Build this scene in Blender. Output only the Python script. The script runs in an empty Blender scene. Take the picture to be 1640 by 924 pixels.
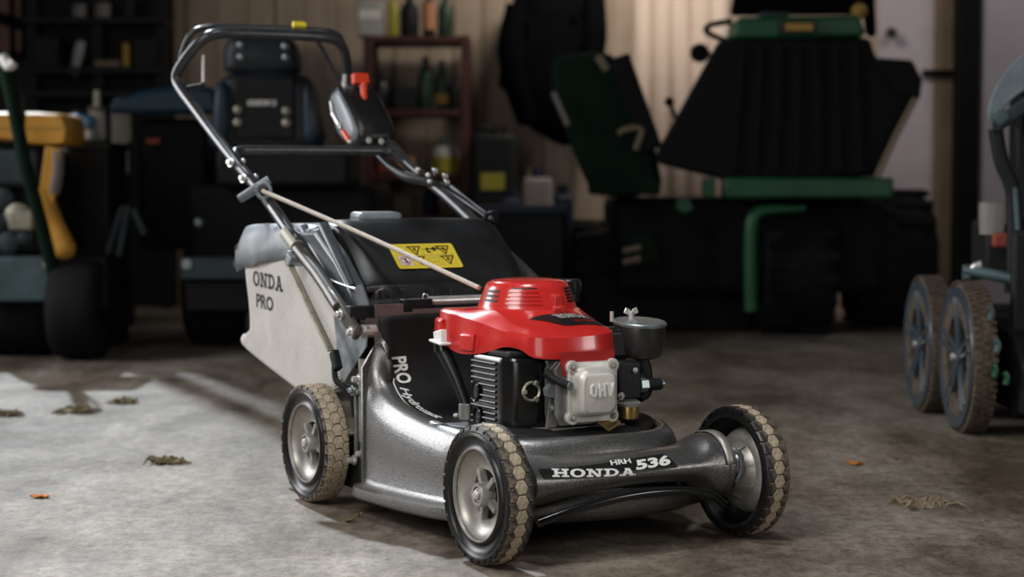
import bpy, bmesh, math, random
from mathutils import Vector, Matrix
random.seed(7)
SC = bpy.context.scene
COL = SC.collection
PI = math.pi

# ------------------------------------------------------------------ camera
F_PX = 3021.6
CAM_H = 0.5759
PITCH = 0.0592
cam_data = bpy.data.cameras.new('camera')
cam = bpy.data.objects.new('camera', cam_data)
COL.objects.link(cam)
cam.location = (0, 0, CAM_H)
cam.rotation_euler = (PI/2 - PITCH, 0, 0)
cam_data.sensor_width = 36.0
cam_data.lens = F_PX/1640*36.0
cam_data.clip_start = 0.05
cam_data.dof.use_dof = True
cam_data.dof.focus_distance = 2.98
cam_data.dof.aperture_fstop = 3.6
SC.camera = cam

# ------------------------------------------------------------------ world and lights
SC.view_settings.view_transform = 'Standard'
SC.view_settings.look = 'None'
SC.view_settings.gamma = 1.0
SC.view_settings.use_curve_mapping = False
SC.view_settings.exposure = 0.0
world = bpy.data.worlds.new('world')
SC.world = world
world.use_nodes = True
world.node_tree.nodes['Background'].inputs['Color'].default_value = (0.62, 0.72, 0.85, 1)
world.node_tree.nodes['Background'].inputs['Strength'].default_value = 0.022

def add_lamp(name, kind, loc, target, energy, color, size=1.0, size_y=None, spread=None):
    d = bpy.data.lights.new(name, kind)
    d.energy = energy
    d.color = color
    if kind == 'AREA':
        d.shape = 'RECTANGLE'
        d.size = size
        d.size_y = size_y or size
        if spread: d.spread = spread
    if kind == 'SUN':
        d.angle = size
    o = bpy.data.objects.new(name, d)
    COL.objects.link(o)
    o.location = loc
    o.rotation_euler = (Vector(target) - Vector(loc)).to_track_quat('-Z', 'Y').to_euler()
    return o

SUN_AZ, SUN_EL = math.radians(23.5), math.radians(38)
add_lamp('sunlight', 'SUN', (-6, 12, 6),
         (-6 + math.sin(SUN_AZ)*math.cos(SUN_EL), 12 - math.cos(SUN_AZ)*math.cos(SUN_EL), 6 - math.sin(SUN_EL)),
         3.7, (0.84, 0.93, 1.0), math.radians(0.9))
add_lamp('left_doorway_daylight', 'AREA', (-3.6, 5.0, 1.7), (0.3, 3.2, 0.1), 118, (0.97, 0.97, 1.0), 1.4, 2.2)
add_lamp('front_left_fill', 'AREA', (-1.5, 1.0, 2.5), (-0.05, 3.0, 0.2), 9, (1.0, 0.97, 0.93), 1.5, 1.2, math.radians(65))  # added fill close to the mower, front left; stands for no actual window
add_lamp('garage_door_daylight', 'AREA', (-1.7, -2.6, 1.45), (0.0, 3.2, 0.3), 50, (1.0, 0.97, 0.92), 2.8, 2.6)
add_lamp('right_doorway_daylight', 'AREA', (3.1, 1.5, 1.25), (0.1, 3.0, 0.2), 17, (1.0, 0.97, 0.94), 0.7, 0.9)
add_lamp('skylight', 'AREA', (0.0, 2.7, 2.9), (0.0, 2.95, 0.2), 8.5, (0.97, 0.98, 1.0), 0.5, 0.5, math.radians(110))
add_lamp('back_wall_fill', 'AREA', (0.55, 7.6, 2.1), (0.75, 8.6, 1.2), 15, (1.0, 0.90, 0.78), 0.5, 0.3)  # added to brighten the pale part of the back wall; no known fixture

add_lamp('right_wall_fill', 'AREA', (2.35, 7.3, 2.3), (2.3, 8.6, 1.2), 9, (1.0, 0.93, 0.95), 0.5, 0.3)  # second added fill, lifts the lilac wall at right; no lamp known there

# ------------------------------------------------------------------ materials
MATS = {}
def mat(name, color, rough=0.5, metal=0.0, var=0.0, vscale=20.0, color2=None, bump=0.0, bscale=200.0, coat=0.0, spec=0.5, rvar=0.0, lo=0.35, hi=0.65, stretch=None):
    if name in MATS: return MATS[name]
    m = bpy.data.materials.new(name)
    m.use_nodes = True
    nt = m.node_tree
    b = nt.nodes['Principled BSDF']
    b.inputs['Base Color'].default_value = (*color, 1)
    b.inputs['Roughness'].default_value = rough
    b.inputs['Metallic'].default_value = metal
    b.inputs['Coat Weight'].default_value = coat
    b.inputs['Coat Roughness'].default_value = 0.08
    b.inputs['Specular IOR Level'].default_value = spec
    tc = nt.nodes.new('ShaderNodeTexCoord')
    src = tc.outputs['Object']
    if stretch:
        mp = nt.nodes.new('ShaderNodeMapping')
        mp.inputs['Scale'].default_value = stretch
        nt.links.new(src, mp.inputs['Vector'])
        src = mp.outputs['Vector']
    if var or color2 or rvar:
        n = nt.nodes.new('ShaderNodeTexNoise')
        n.inputs['Scale'].default_value = vscale
        n.inputs['Detail'].default_value = 5
        n.inputs['Roughness'].default_value = 0.65
        nt.links.new(src, n.inputs['Vector'])
        r = nt.nodes.new('ShaderNodeValToRGB')
        r.color_ramp.elements[0].position = lo
        r.color_ramp.elements[1].position = hi
        c2 = color2 or tuple(min(1, c*(1+var)) for c in color)
        c1 = color if color2 else tuple(c*(1-var) for c in color)
        r.color_ramp.elements[0].color = (*c1, 1)
        r.color_ramp.elements[1].color = (*c2, 1)
        nt.links.new(n.outputs['Fac'], r.inputs['Fac'])
        nt.links.new(r.outputs['Color'], b.inputs['Base Color'])
        if rvar:
            mr = nt.nodes.new('ShaderNodeMapRange')
            mr.inputs['To Min'].default_value = max(0.02, rough-rvar)
            mr.inputs['To Max'].default_value = min(1, rough+rvar)
            nt.links.new(n.outputs['Fac'], mr.inputs['Value'])
            nt.links.new(mr.outputs['Result'], b.inputs['Roughness'])
    if bump:
        n2 = nt.nodes.new('ShaderNodeTexNoise')
        n2.inputs['Scale'].default_value = bscale
        n2.inputs['Detail'].default_value = 3
        nt.links.new(src, n2.inputs['Vector'])
        bp = nt.nodes.new('ShaderNodeBump')
        bp.inputs['Strength'].default_value = bump
        bp.inputs['Distance'].default_value = 0.002
        nt.links.new(n2.outputs['Fac'], bp.inputs['Height'])
        nt.links.new(bp.outputs['Normal'], b.inputs['Normal'])
    MATS[name] = m
    return m

M_DECK = mat('hammered_charcoal_paint', (0.105, 0.105, 0.105), 0.38, 0.80, color2=(0.30, 0.295, 0.285), vscale=480, bump=0.22, bscale=380, lo=0.38, hi=0.64, coat=0.25)
M_RED = mat('glossy_red_plastic', (0.58, 0.026, 0.022), 0.26, 0.0, var=0.10, vscale=9, coat=0.6, rvar=0.08)
M_REDDARK = mat('red_engine_paint', (0.38, 0.010, 0.010), 0.35, coat=0.3)
M_BLACK = mat('black_plastic', (0.009, 0.009, 0.010), 0.38, var=0.3, vscale=30)
M_BLACKMAT = mat('matt_black_plastic', (0.007, 0.007, 0.0075), 0.62, var=0.3, vscale=30, spec=0.3)
M_GLOSSBLACK = mat('gloss_black_paint', (0.006, 0.0065, 0.007), 0.22, coat=0.3)
M_RUBBER = mat('black_rubber', (0.005, 0.005, 0.0055), 0.34, color2=(0.010, 0.0095, 0.009), vscale=60, bump=0.1, bscale=300)
M_TAN = mat('dusty_tan_tread', (0.27, 0.215, 0.145), 0.85, color2=(0.52, 0.44, 0.325), vscale=130, bump=0.3, bscale=500)
M_TANDARK = mat('part_dusty_tread', (0.014, 0.013, 0.012), 0.6, color2=(0.25, 0.20, 0.14), vscale=90, bump=0.2, bscale=400, lo=0.40, hi=0.66)
M_ALU = mat('cast_aluminium', (0.37, 0.355, 0.33), 0.40, 0.50, var=0.18, vscale=45, rvar=0.1, bump=0.05, bscale=300)
M_ALUBRIGHT = mat('bright_cast_aluminium', (0.66, 0.64, 0.60), 0.40, 0.35, var=0.08, vscale=60, bump=0.08, bscale=500)
M_ZINC = mat('zinc_plated_steel', (0.30, 0.34, 0.36), 0.35, 0.7, var=0.25, vscale=40, rvar=0.12)
M_LETTER = mat('polished_letter_metal', (0.86, 0.85, 0.82), 0.45, 0.1)
M_CHROME = mat('bright_steel', (0.66, 0.65, 0.63), 0.32, 0.65, var=0.1, vscale=50)
M_OLIVE = mat('yellow_zinc_steel', (0.36, 0.34, 0.27), 0.42, 0.55, var=0.25, vscale=40)
M_TUBE = mat('black_painted_tube', (0.060, 0.062, 0.066), 0.26, 0.35, var=0.2, vscale=40)
M_LOWTUBE = mat('brown_black_tube', (0.085, 0.078, 0.070), 0.34, 0.45, var=0.2, vscale=40)
M_GREYPLATE = mat('painted_grey_plate', (0.175, 0.155, 0.15), 0.42, 0.35, color2=(0.11, 0.10, 0.097), vscale=30, bump=0.1, bscale=300)
M_FABRIC = mat('off_white_bag_fabric', (0.72, 0.69, 0.655), 0.9, var=0.07, vscale=14, spec=0.2, bump=0.2, bscale=700)
def ribbed(m):
    nt = m.node_tree; b = nt.nodes['Principled BSDF']
    tc = nt.nodes.new('ShaderNodeTexCoord'); mp = nt.nodes.new('ShaderNodeMapping'); mp.inputs['Rotation'].default_value = (math.radians(24), 0, 0)
    w = nt.nodes.new('ShaderNodeTexWave'); w.bands_direction = 'Z'; w.inputs['Scale'].default_value = 62; w.inputs['Distortion'].default_value = .6
    nt.links.new(tc.outputs['Object'], mp.inputs['Vector']); nt.links.new(mp.outputs['Vector'], w.inputs['Vector'])
    bp = nt.nodes.new('ShaderNodeBump'); bp.inputs['Strength'].default_value = .55; bp.inputs['Distance'].default_value = .0015
    nt.links.new(w.outputs['Fac'], bp.inputs['Height']); nt.links.new(bp.outputs['Normal'], b.inputs['Normal'])
    src = b.inputs['Base Color'].links[0].from_socket
    r = nt.nodes.new('ShaderNodeMapRange'); r.inputs['To Min'].default_value = .72; r.inputs['To Max'].default_value = 1.0
    nt.links.new(w.outputs['Fac'], r.inputs['Value'])
    x = nt.nodes.new('ShaderNodeMix'); x.data_type = 'RGBA'; x.blend_type = 'MULTIPLY'; x.inputs['Factor'].default_value = 1
    nt.links.new(src, x.inputs[6]); nt.links.new(r.outputs['Result'], x.inputs[7]); nt.links.new(x.outputs[2], b.inputs['Base Color'])
ribbed(M_FABRIC)
M_BAGTOP = mat('slate_grey_bag_cover', (0.22, 0.24, 0.26), 0.42, var=0.25, vscale=16)
M_BLUEGREY = mat('blue_grey_plastic', (0.17, 0.195, 0.215), 0.34, var=0.15, vscale=20)
M_FLAP = mat('dark_moulded_plastic', (0.012, 0.0125, 0.0135), 0.36, var=0.3, vscale=18, rvar=0.08)
M_YELLOW = mat('yellow_sticker', (0.72, 0.56, 0.035), 0.45)
M_YELLOWCAP = mat('yellow_plastic_cap', (0.85, 0.66, 0.03), 0.4)
M_WHITE = mat('white_print', (0.78, 0.78, 0.76), 0.5)
M_PINKWHITE = mat('pale_pink_print', (0.72, 0.52, 0.50), 0.5)
M_INK = mat('black_print', (0.006, 0.006, 0.006), 0.45)
M_GREYINK = mat('grey_print', (0.035, 0.037, 0.042), 0.8)
M_WING = mat('dark_slate_plastic', (0.045, 0.054, 0.062), 0.30, var=0.3, vscale=20)
M_DIMINK = mat('dim_grey_print', (0.22, 0.20, 0.19), 0.5)
M_ORANGE = mat('orange_red_plastic', (0.72, 0.055, 0.014), 0.38, coat=0.2)
M_ROPE = mat('beige_starter_rope', (0.55, 0.49, 0.42), 0.9, var=0.25, vscale=400, bump=0.4, bscale=500)
M_BRASS = mat('brass_gold_metal', (0.48, 0.34, 0.12), 0.3, 0.85)
M_GREY = mat('grey_metal_cup', (0.24, 0.225, 0.21), 0.45, 0.4, var=0.15)
M_FIN = mat('grey_engine_fin', (0.26, 0.26, 0.26), 0.42, 0.6, var=0.15, vscale=30)
M_SLEEVE = mat('cream_grey_sleeve', (0.42, 0.39, 0.33), 0.5, 0.2)

# ------------------------------------------------------------------ mesh helpers
FLIP = False                       # mower parts are written with y = forwards, and turned into y = backwards on building

def cr(pts, k=6, closed=False):
    """Catmull-Rom through tuples of any length"""
    n = len(pts); out = []
    segs = n if closed else n-1
    for i in range(segs):
        if closed:
            p0, p1, p2, p3 = pts[(i-1) % n], pts[i], pts[(i+1) % n], pts[(i+2) % n]
        else:
            p1, p2 = pts[i], pts[i+1]
            p0 = pts[i-1] if i else tuple(2*a-b for a, b in zip(p1, p2))
            p3 = pts[i+2] if i+2 < n else tuple(2*b-a for a, b in zip(p1, p2))
        for j in range(k):
            t = j/k
            out.append(tuple(0.5*(2*b + (c-a)*t + (2*a-5*b+4*c-d)*t*t + (3*b-a-3*c+d)*t**3) for a, b, c, d in zip(p0, p1, p2, p3)))
    if not closed: out.append(tuple(pts[-1]))
    return out

class G:
    def __init__(self):
        self.v = []; self.f = []
    def add(self, v, f):
        o = len(self.v)
        self.v += [tuple(p) for p in v]
        self.f += [tuple(i+o for i in q) for q in f]
        return self
    def box(self, c, s, rot=None, taper=1.0):
        vs = []
        for z in (-.5, .5):
            k = taper if z > 0 else 1.0
            for x, y in ((-.5, -.5), (.5, -.5), (.5, .5), (-.5, .5)):
                p = Vector((x*s[0]*k, y*s[1]*k, z*s[2]))
                if rot is not None: p = rot @ p
                vs.append(p + Vector(c))
        return self.add(vs, [(3, 2, 1, 0), (4, 5, 6, 7), (0, 1, 5, 4), (1, 2, 6, 5), (2, 3, 7, 6), (3, 0, 4, 7)])
    def bar(self, p0, p1, w, t, up=(0, 0, 1)):
        """flat bar from p0 to p1, w wide along the cross direction, t thick along up"""
        a, b = Vector(p0), Vector(p1)
        d = (b-a); L = d.length; d.normalize()
        s = d.cross(Vector(up)).normalized(); u = s.cross(d).normalized()
        R = Matrix((s, d, u)).transposed()
        return self.box((a+b)/2, (w, L, t), R)
    def loft(self, rings, closed=True, cap=True, wrap=False):
        n = len(rings[0]); o = len(self.v)
        for r in rings: self.v += [tuple(p) for p in r]
        m = len(rings)
        for i in range(m if wrap else m-1):
            i2 = (i+1) % m
            for j in range(n if closed else n-1):
                j2 = (j+1) % n
                self.f.append((o+i*n+j, o+i*n+j2, o+i2*n+j2, o+i2*n+j))
        if cap and not wrap and closed:
            self.f.append(tuple(o+j for j in reversed(range(n))))
            self.f.append(tuple(o+(m-1)*n+j for j in range(n)))
        return self
    def tube(self, pts, r, n=12, smooth=0, closed=False, flat=None):
        if smooth: pts = cr(pts, smooth, closed)
        P = [Vector(p[:3]) for p in pts]
        m = len(P)
        rad = r if isinstance(r, (list, tuple)) else [r]*m
        if len(rad) != m:
            rad = [rad[min(len(rad)-1, int(i/(m-1)*(len(rad)-1)+1e-6))]*(1-((i/(m-1)*(len(rad)-1)) % 1)) + rad[min(len(rad)-1, int(i/(m-1)*(len(rad)-1)+1e-6)+1)]*((i/(m-1)*(len(rad)-1)) % 1) for i in range(m)]
        T = []
        for i in range(m):
            a = P[i-1] if i or closed else P[i]
            b = P[(i+1) % m] if i < m-1 or closed else P[i]
            T.append((b-a).normalized())
        u = T[0].orthogonal().normalized()
        rings = []
        for i in range(m):
            if i:
                q = T[i-1].rotation_difference(T[i]); u = q @ u
            u = (u - T[i]*u.dot(T[i])).normalized()
            w = T[i].cross(u)
            rings.append([P[i] + (u*math.cos(2*PI*k/n) + w*math.sin(2*PI*k/n))*rad[i] for k in range(n)])
        return self.loft(rings, cap=not closed, wrap=closed)
    def lathe(self, prof, o=(0, 0, 0), axis=(1, 0, 0), n=48, cap=False, wrap=False, up=None, a0=0.0, a1=None):
        ax = Vector(axis).normalized()
        u = Vector(up).normalized() if up else ax.orthogonal().normalized()
        w = ax.cross(u)
        rings = []
        for a, r in prof:
            if a1 is None:
                rings.append([Vector(o)+ax*a+(u*math.cos(2*PI*k/n)+w*math.sin(2*PI*k/n))*r for k in range(n)])
            else:
                rings.append([Vector(o)+ax*a+(u*math.cos(a0+(a1-a0)*k/n)+w*math.sin(a0+(a1-a0)*k/n))*r for k in range(n+1)])
        return self.loft(rings, closed=a1 is None, cap=cap, wrap=wrap)
    def cyl(self, p0, p1, r, n=20, r1=None):
        a, b = Vector(p0), Vector(p1)
        L = (b-a).length
        return self.lathe([(0, r), (L, r if r1 is None else r1)], a, b-a, n, cap=True)
    def ball(self, c, r, n=14, sz=1.0):
        prof = [(-r*math.cos(PI*i/8)*sz, max(1e-5, r*math.sin(PI*i/8))) for i in range(9)]
        return self.lathe(prof, c, (0, 0, 1), n)
    def prism(self, poly, vec):
        v = Vector(vec)
        a = [Vector(p) for p in poly]; n = len(a)
        o = len(self.v)
        self.v += [tuple(p) for p in a] + [tuple(p+v) for p in a]
        self.f.append(tuple(o+i for i in reversed(range(n))))
        self.f.append(tuple(o+n+i for i in range(n)))
        for i in range(n):
            j = (i+1) % n
            self.f.append((o+i, o+j, o+n+j, o+n+i))
        return self
    def bolt(self, p, d, r=0.006, h=0.005):
        d = Vector(d).normalized(); p = Vector(p)
        self.lathe([(0, r*1.55), (h*.3, r*1.55)], p, d, 14, cap=True)
        self.lathe([(h*.3, r), (h, r), (h*1.25, r*.8)], p, d, 6, cap=True)
        return self
    def mesh(self, name):
        me = bpy.data.meshes.new(name)
        bm = bmesh.new()
        s = -1 if FLIP else 1
        vs = [bm.verts.new((p[0], s*p[1], p[2])) for p in self.v]
        for q in self.f:
            try: bm.faces.new([vs[i] for i in q])
            except ValueError: pass
        bmesh.ops.recalc_face_normals(bm, faces=bm.faces)
        bm.to_mesh(me); bm.free()
        return me
    def obj(self, name, material, parent=None, smooth=40, bevel=0.0, bseg=2, sub=0, loc=None, solid=0.0):
        me = self.mesh(name)
        o = bpy.data.objects.new(name, me)
        COL.objects.link(o)
        if parent: o.parent = parent
        me.materials.append(material)
        finish(o, smooth, bevel, bseg, sub, solid)
        if loc: o.location = loc
        return o

def finish(o, smooth=40, bevel=0.0, bseg=2, sub=0, solid=0.0):
    me = o.data
    if smooth:
        for p in me.polygons: p.use_smooth = True
        if smooth < 180: me.set_sharp_from_angle(angle=math.radians(smooth))
    if solid:
        m = o.modifiers.new('solid', 'SOLIDIFY'); m.thickness = solid; m.offset = 0
    if bevel:
        m = o.modifiers.new('bevel', 'BEVEL'); m.width = bevel; m.segments = bseg
        m.limit_method = 'ANGLE'; m.angle_limit = math.radians(35)
    if sub:
        m = o.modifiers.new('sub', 'SUBSURF'); m.levels = sub; m.render_levels = sub

def empty(name, loc=(0, 0, 0), rz=0.0, parent=None):
    o = bpy.data.objects.new(name, None)
    o.empty_display_size = 0.1
    COL.objects.link(o)
    o.location = loc; o.rotation_euler = (0, 0, rz)
    if parent: o.parent = parent
    return o

def tag(o, label, cat, group=None):
    o['label'] = label; o['category'] = cat
    if group: o['group'] = group
    return o

def copy_tree(o, parent=None):
    c = o.copy(); COL.objects.link(c)
    if parent: c.parent = parent
    for ch in list(o.children): copy_tree(ch, c)
    return c

def text_polys(s, font_bold=0.0, shear=0.0, res=3):
    """flat text as (verts2d, faces), baseline at 0, height of capitals about 0.7"""
    cu = bpy.data.curves.new('text', 'FONT')
    cu.body = s; cu.resolution_u = res; cu.offset = font_bold; cu.shear = shear
    ob = bpy.data.objects.new('text', cu)
    COL.objects.link(ob)
    dg = bpy.context.evaluated_depsgraph_get(); dg.update()
    me = ob.evaluated_get(dg).to_mesh()
    v = [(p.co.x, p.co.y) for p in me.vertices]
    f = [tuple(p.vertices) for p in me.polygons]
    ob.evaluated_get(dg).to_mesh_clear()
    bpy.data.objects.remove(ob); bpy.data.curves.remove(cu)
    return v, f

def fit_text(s, w, h, bold=0.0, shear=0.0):
    v, f = text_polys(s, bold, shear)
    x0 = min(p[0] for p in v); x1 = max(p[0] for p in v)
    y0 = min(p[1] for p in v); y1 = max(p[1] for p in v)
    return [((p[0]-x0)/(x1-x0)*w, (p[1]-y0)/(y1-y0)*h) for p in v], f

# slab serif capitals, cell 1 high
def ring2(cx, cy, rx, ry, tx, ty, a0=0, a1=2*PI, n=24):
    q = []
    for i in range(n):
        a, b = a0+(a1-a0)*i/n, a0+(a1-a0)*(i+1)/n
        q.append([(cx+rx*math.cos(a), cy+ry*math.sin(a)), (cx+rx*math.cos(b), cy+ry*math.sin(b)),
                  (cx+(rx-tx)*math.cos(b), cy+(ry-ty)*math.sin(b)), (cx+(rx-tx)*math.cos(a), cy+(ry-ty)*math.sin(a))])
    return q
def rect2(x0, y0, x1, y1): return [(x0, y0), (x1, y0), (x1, y1), (x0, y1)]
def slab(ch):
    s = .2
    if ch == 'H':
        return 1.35, [rect2(.18, 0, .45, 1), rect2(.9, 0, 1.17, 1), rect2(.4, .38, .95, .6), rect2(.02, 0, .6, s), rect2(.02, 1-s, .6, 1), rect2(.75, 0, 1.33, s), rect2(.75, 1-s, 1.33, 1)]
    if ch == 'O':
        return 1.25, ring2(.62, .5, .6, .53, .3, .2)
    if ch == 'N':
        return 1.35, [rect2(.18, 0, .38, 1), rect2(.95, 0, 1.15, 1), [(.1, 1), (.45, 1), (1.15, 0), (.85, 0)], rect2(.02, 0, .55, s), rect2(.02, 1-s, .42, 1), rect2(.78, 1-s, 1.33, 1)]
    if ch == 'D':
        return 1.25, [rect2(.18, 0, .45, 1), rect2(.02, 0, .6, s), rect2(.02, 1-s, .6, 1)] + ring2(.58, .5, .62, .5, .28, .2, -PI/2, PI/2, 14)
    if ch == 'A':
        return 1.35, [[(.18, 0), (.42, 0), (.75, 1), (.5, 1)], [(.9, 0), (1.2, 0), (.8, 1), (.52, 1)], rect2(.38, .25, .98, .42), rect2(.0, 0, .52, s), rect2(.8, 0, 1.35, s), rect2(.4, .82, .8, 1)]
def slab_text(s, w, h):
    x = 0; qs = []
    for ch in s:
        wd, q = slab(ch)
        qs += [[(p[0]+x, p[1]) for p in k] for k in q]
        x += wd + .04
    x -= .04
    v = []; f = []
    for q in qs:
        f.append(tuple(range(len(v), len(v)+len(q))))
        v += [(p[0]/x*w, p[1]*h) for p in q]
    return v, f

def plane_map(o, ex, ey):
    o, ex, ey = Vector(o), Vector(ex).normalized(), Vector(ey).normalized()
    return lambda u, v: o + ex*u + ey*v
def subdiv_faces(v, f, maxlen):
    """split long flat faces of print so it can follow a curved surface"""
    bm = bmesh.new()
    vs = [bm.verts.new((p[0], p[1], 0)) for p in v]
    for q in f:
        try: bm.faces.new([vs[i] for i in q])
        except ValueError: pass
    for _ in range(4):
        e = [e for e in bm.edges if e.calc_length() > maxlen]
        if not e: break
        bmesh.ops.subdivide_edges(bm, edges=e, cuts=1, use_grid_fill=True)
    bmesh.ops.triangulate(bm, faces=bm.faces)
    bm.verts.index_update()
    nv = [(p.co.x, p.co.y) for p in bm.verts]
    nf = [tuple(p.index for p in q.verts) for q in bm.faces]
    bm.free()
    return nv, nf
def print_on(name, vf, fn, material, parent):
    v, f = vf
    return G().add([fn(*p) for p in v], f).obj(name, material, parent, smooth=0)

def at(px, py, Y):
    """world point at depth Y behind pixel (px, py) of the 1640 x 924 frame"""
    X = (px-820)/F_PX; V = -(py-462)/F_PX
    y = math.cos(PITCH) + V*math.sin(PITCH); z = V*math.cos(PITCH) - math.sin(PITCH)
    t = Y/y
    return Vector((X*t, Y, CAM_H + z*t))
def floor_at(px, py):
    X = (px-820)/F_PX; V = -(py-462)/F_PX
    y = math.cos(PITCH) + V*math.sin(PITCH); z = V*math.cos(PITCH) - math.sin(PITCH)
    t = -CAM_H/z
    return Vector((X*t, y*t, 0))

# ================================================================== ROOM
M_FLOOR = None
def floor_material():
    m = bpy.data.materials.new('worn_concrete'); m.use_nodes = True
    nt = m.node_tree; b = nt.nodes['Principled BSDF']
    tc = nt.nodes.new('ShaderNodeTexCoord')
    def noise(scale, detail=6, rough=.6, st=None):
        n = nt.nodes.new('ShaderNodeTexNoise'); n.inputs['Scale'].default_value = scale; n.inputs['Detail'].default_value = detail; n.inputs['Roughness'].default_value = rough
        if st:
            mp = nt.nodes.new('ShaderNodeMapping'); mp.inputs['Scale'].default_value = st
            nt.links.new(tc.outputs['Object'], mp.inputs['Vector']); nt.links.new(mp.outputs['Vector'], n.inputs['Vector'])
        else: nt.links.new(tc.outputs['Object'], n.inputs['Vector'])
        return n
    def ramp(n, a, ca, b_, cb):
        r = nt.nodes.new('ShaderNodeValToRGB'); r.color_ramp.elements[0].position = a; r.color_ramp.elements[1].position = b_
        r.color_ramp.elements[0].color = (*ca, 1); r.color_ramp.elements[1].color = (*cb, 1)
        nt.links.new(n.outputs['Fac'], r.inputs['Fac']); return r
    def mix(f, a, b_, mode='MIX'):
        x = nt.nodes.new('ShaderNodeMix'); x.data_type = 'RGBA'; x.blend_type = mode
        if isinstance(f, float): x.inputs['Factor'].default_value = f
        else: nt.links.new(f, x.inputs['Factor'])
        nt.links.new(a, x.inputs[6]); nt.links.new(b_, x.inputs[7]); return x.outputs[2]
    base = ramp(noise(3.2, 6, .6, (1, .45, 1)), .35, (.24, .195, .150), .65, (.41, .365, .315))
    dirt = ramp(noise(2.4, 9, .70, (1, .42, 1)), .40, (.20, .15, .10), .60, (1, 1, 1))
    fine = ramp(noise(42, 10, .85, (1, .7, 1)), .36, (.30, .27, .235), .56, (1, 1, 1))
    spots = ramp(noise(17, 7, .72, (1, .6, 1)), .30, (.45, .41, .36), .52, (1, 1, 1))
    c = mix(.85, base.outputs['Color'], dirt.outputs['Color'], 'MULTIPLY')
    c = mix(.55, c, spots.outputs['Color'], 'MULTIPLY')
    c = mix(.95, c, fine.outputs['Color'], 'MULTIPLY')
    nt.links.new(c, b.inputs['Base Color'])
    rg = nt.nodes.new('ShaderNodeMapRange'); rg.inputs['To Min'].default_value = .5; rg.inputs['To Max'].default_value = .85
    n5 = noise(6); nt.links.new(n5.outputs['Fac'], rg.inputs['Value']); nt.links.new(rg.outputs['Result'], b.inputs['Roughness'])
    b.inputs['Specular IOR Level'].default_value = .35
    n6 = noise(90, 6, .7); bp = nt.nodes.new('ShaderNodeBump'); bp.inputs['Strength'].default_value = .35; bp.inputs['Distance'].default_value = .004
    nt.links.new(n6.outputs['Fac'], bp.inputs['Height']); nt.links.new(bp.outputs['Normal'], b.inputs['Normal'])
    return m

def struct(name, g, m, **k):
    o = g.obj(name, m, **k); o['kind'] = 'structure'; return o

M_PLANK = mat('tan_wall_plank', (0.34, 0.265, 0.20), 0.8, color2=(0.46, 0.37, 0.29), vscale=3, stretch=(6, 6, .6))
M_PALEPLANK = mat('pale_wall_sheet', (0.62, 0.50, 0.42), 0.7, color2=(0.70, 0.58, 0.50), vscale=3, stretch=(6, 6, .6))
M_LILAC = mat('lilac_grey_wall', (0.40, 0.36, 0.385), 0.8, var=.12, vscale=2)
M_BROWNP = mat('brown_board', (0.20, 0.145, 0.10), 0.8, var=.2, vscale=4)
M_DARKPOST = mat('dark_post_paint', (0.004, 0.0045, 0.005), 0.8, spec=.1)
M_DARKWALL = mat('dark_side_wall', (0.05, 0.048, 0.045), 0.9, var=.2, vscale=3)
WY = 8.6

struct('floor', G().box((0, 5, -.05), (20, 16, .1)), floor_material(), smooth=0)
# back wall: low left part with an opening above it for the daylight, full height to the right of it
SILL = 2.615
wb = G(); wb.box((-2.1, WY+.10, SILL/2), (9.4, .1, SILL)); wb.box((.345, WY+.10, (SILL+7.2)/2), (5.31, .1, 7.2-SILL)); wb.box((-4.535, WY+.10, 6.95), (4.53, .1, .5))
wall_back = struct('wall_back', wb, M_DARKWALL, smooth=0)
def wallx(px, Y=WY): return at(px, 200, Y).x
x = wallx(255); xe = wallx(985)
def plank(x, w, m, dy):
    G().box((x+w/2, WY+.035-dy, .94), (w-.004, .02, 1.88)).obj('plank', m, wall_back, smooth=0, bevel=.002, bseg=1)
i = 0
while x < xe:
    w = .125 + .01*((i*7) % 3)
    plank(x, w, M_PLANK, .004*((i*5) % 3)); x += w; i += 1
# corrugated pale sheets right of the planks
xe2 = wallx(1165)
rows = []
n = 0
xs_ = []
while x < xe2:
    w = .088
    g = G(); rows = []
    for k in range(9):
        u = k/8; dy = .030*math.sin(PI*u)
        rows.append([(x+u*w, WY+.03-dy, 0.02), (x+u*w, WY+.03-dy, 1.88)])
    g.loft(rows, closed=False).obj('wall_sheet', M_PALEPLANK, wall_back, smooth=180, solid=.004)
    x += w
while x < wallx(1405):
    plank(x, .13, M_PLANK, 0.0); x += .13
# grey door leaf, brown board, dark post, grey wall to the right
d = struct('door_1', G().box(((wallx(1405)+wallx(1493))/2, WY+.02, 1.0), (wallx(1493)-wallx(1405), .05, 2.0)), M_LILAC, smooth=0)
kb = at(1427, 53, WY-.03); G().lathe([(0, .012), (.03, .012), (.034, .026), (.05, .022), (.052, 0)], kb+Vector((0, .025, 0)), (0, -1, 0), 16).obj('door_knob', M_BLACK, d)
h0, h1 = at(1478, 117, WY-.02), at(1534, 117, WY-.02)
G().box((h0+h1)/2+Vector((0, .0, 0)), ((h1-h0).x, .02, .03)).obj('door_rail', M_DARKPOST, d)
struct('trim_1', G().box(((wallx(1493)+wallx(1537))/2, WY+.02, 1.0), (wallx(1537)-wallx(1493), .06, 2.0)), M_BROWNP, smooth=0)
a, b = at(1537, 0, WY-.2).x, at(1571, 0, WY-.2).x
struct('trim_2', G().box(((a+b)/2, WY-.15, 1.5), (b-a, .14, 3.0)), M_DARKPOST, smooth=0, bevel=.006)
struct('wall_right', G().box((wallx(1571)+.9, WY+.0, 1.3), (1.8, .06, 2.6)), M_LILAC, smooth=0)
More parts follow.
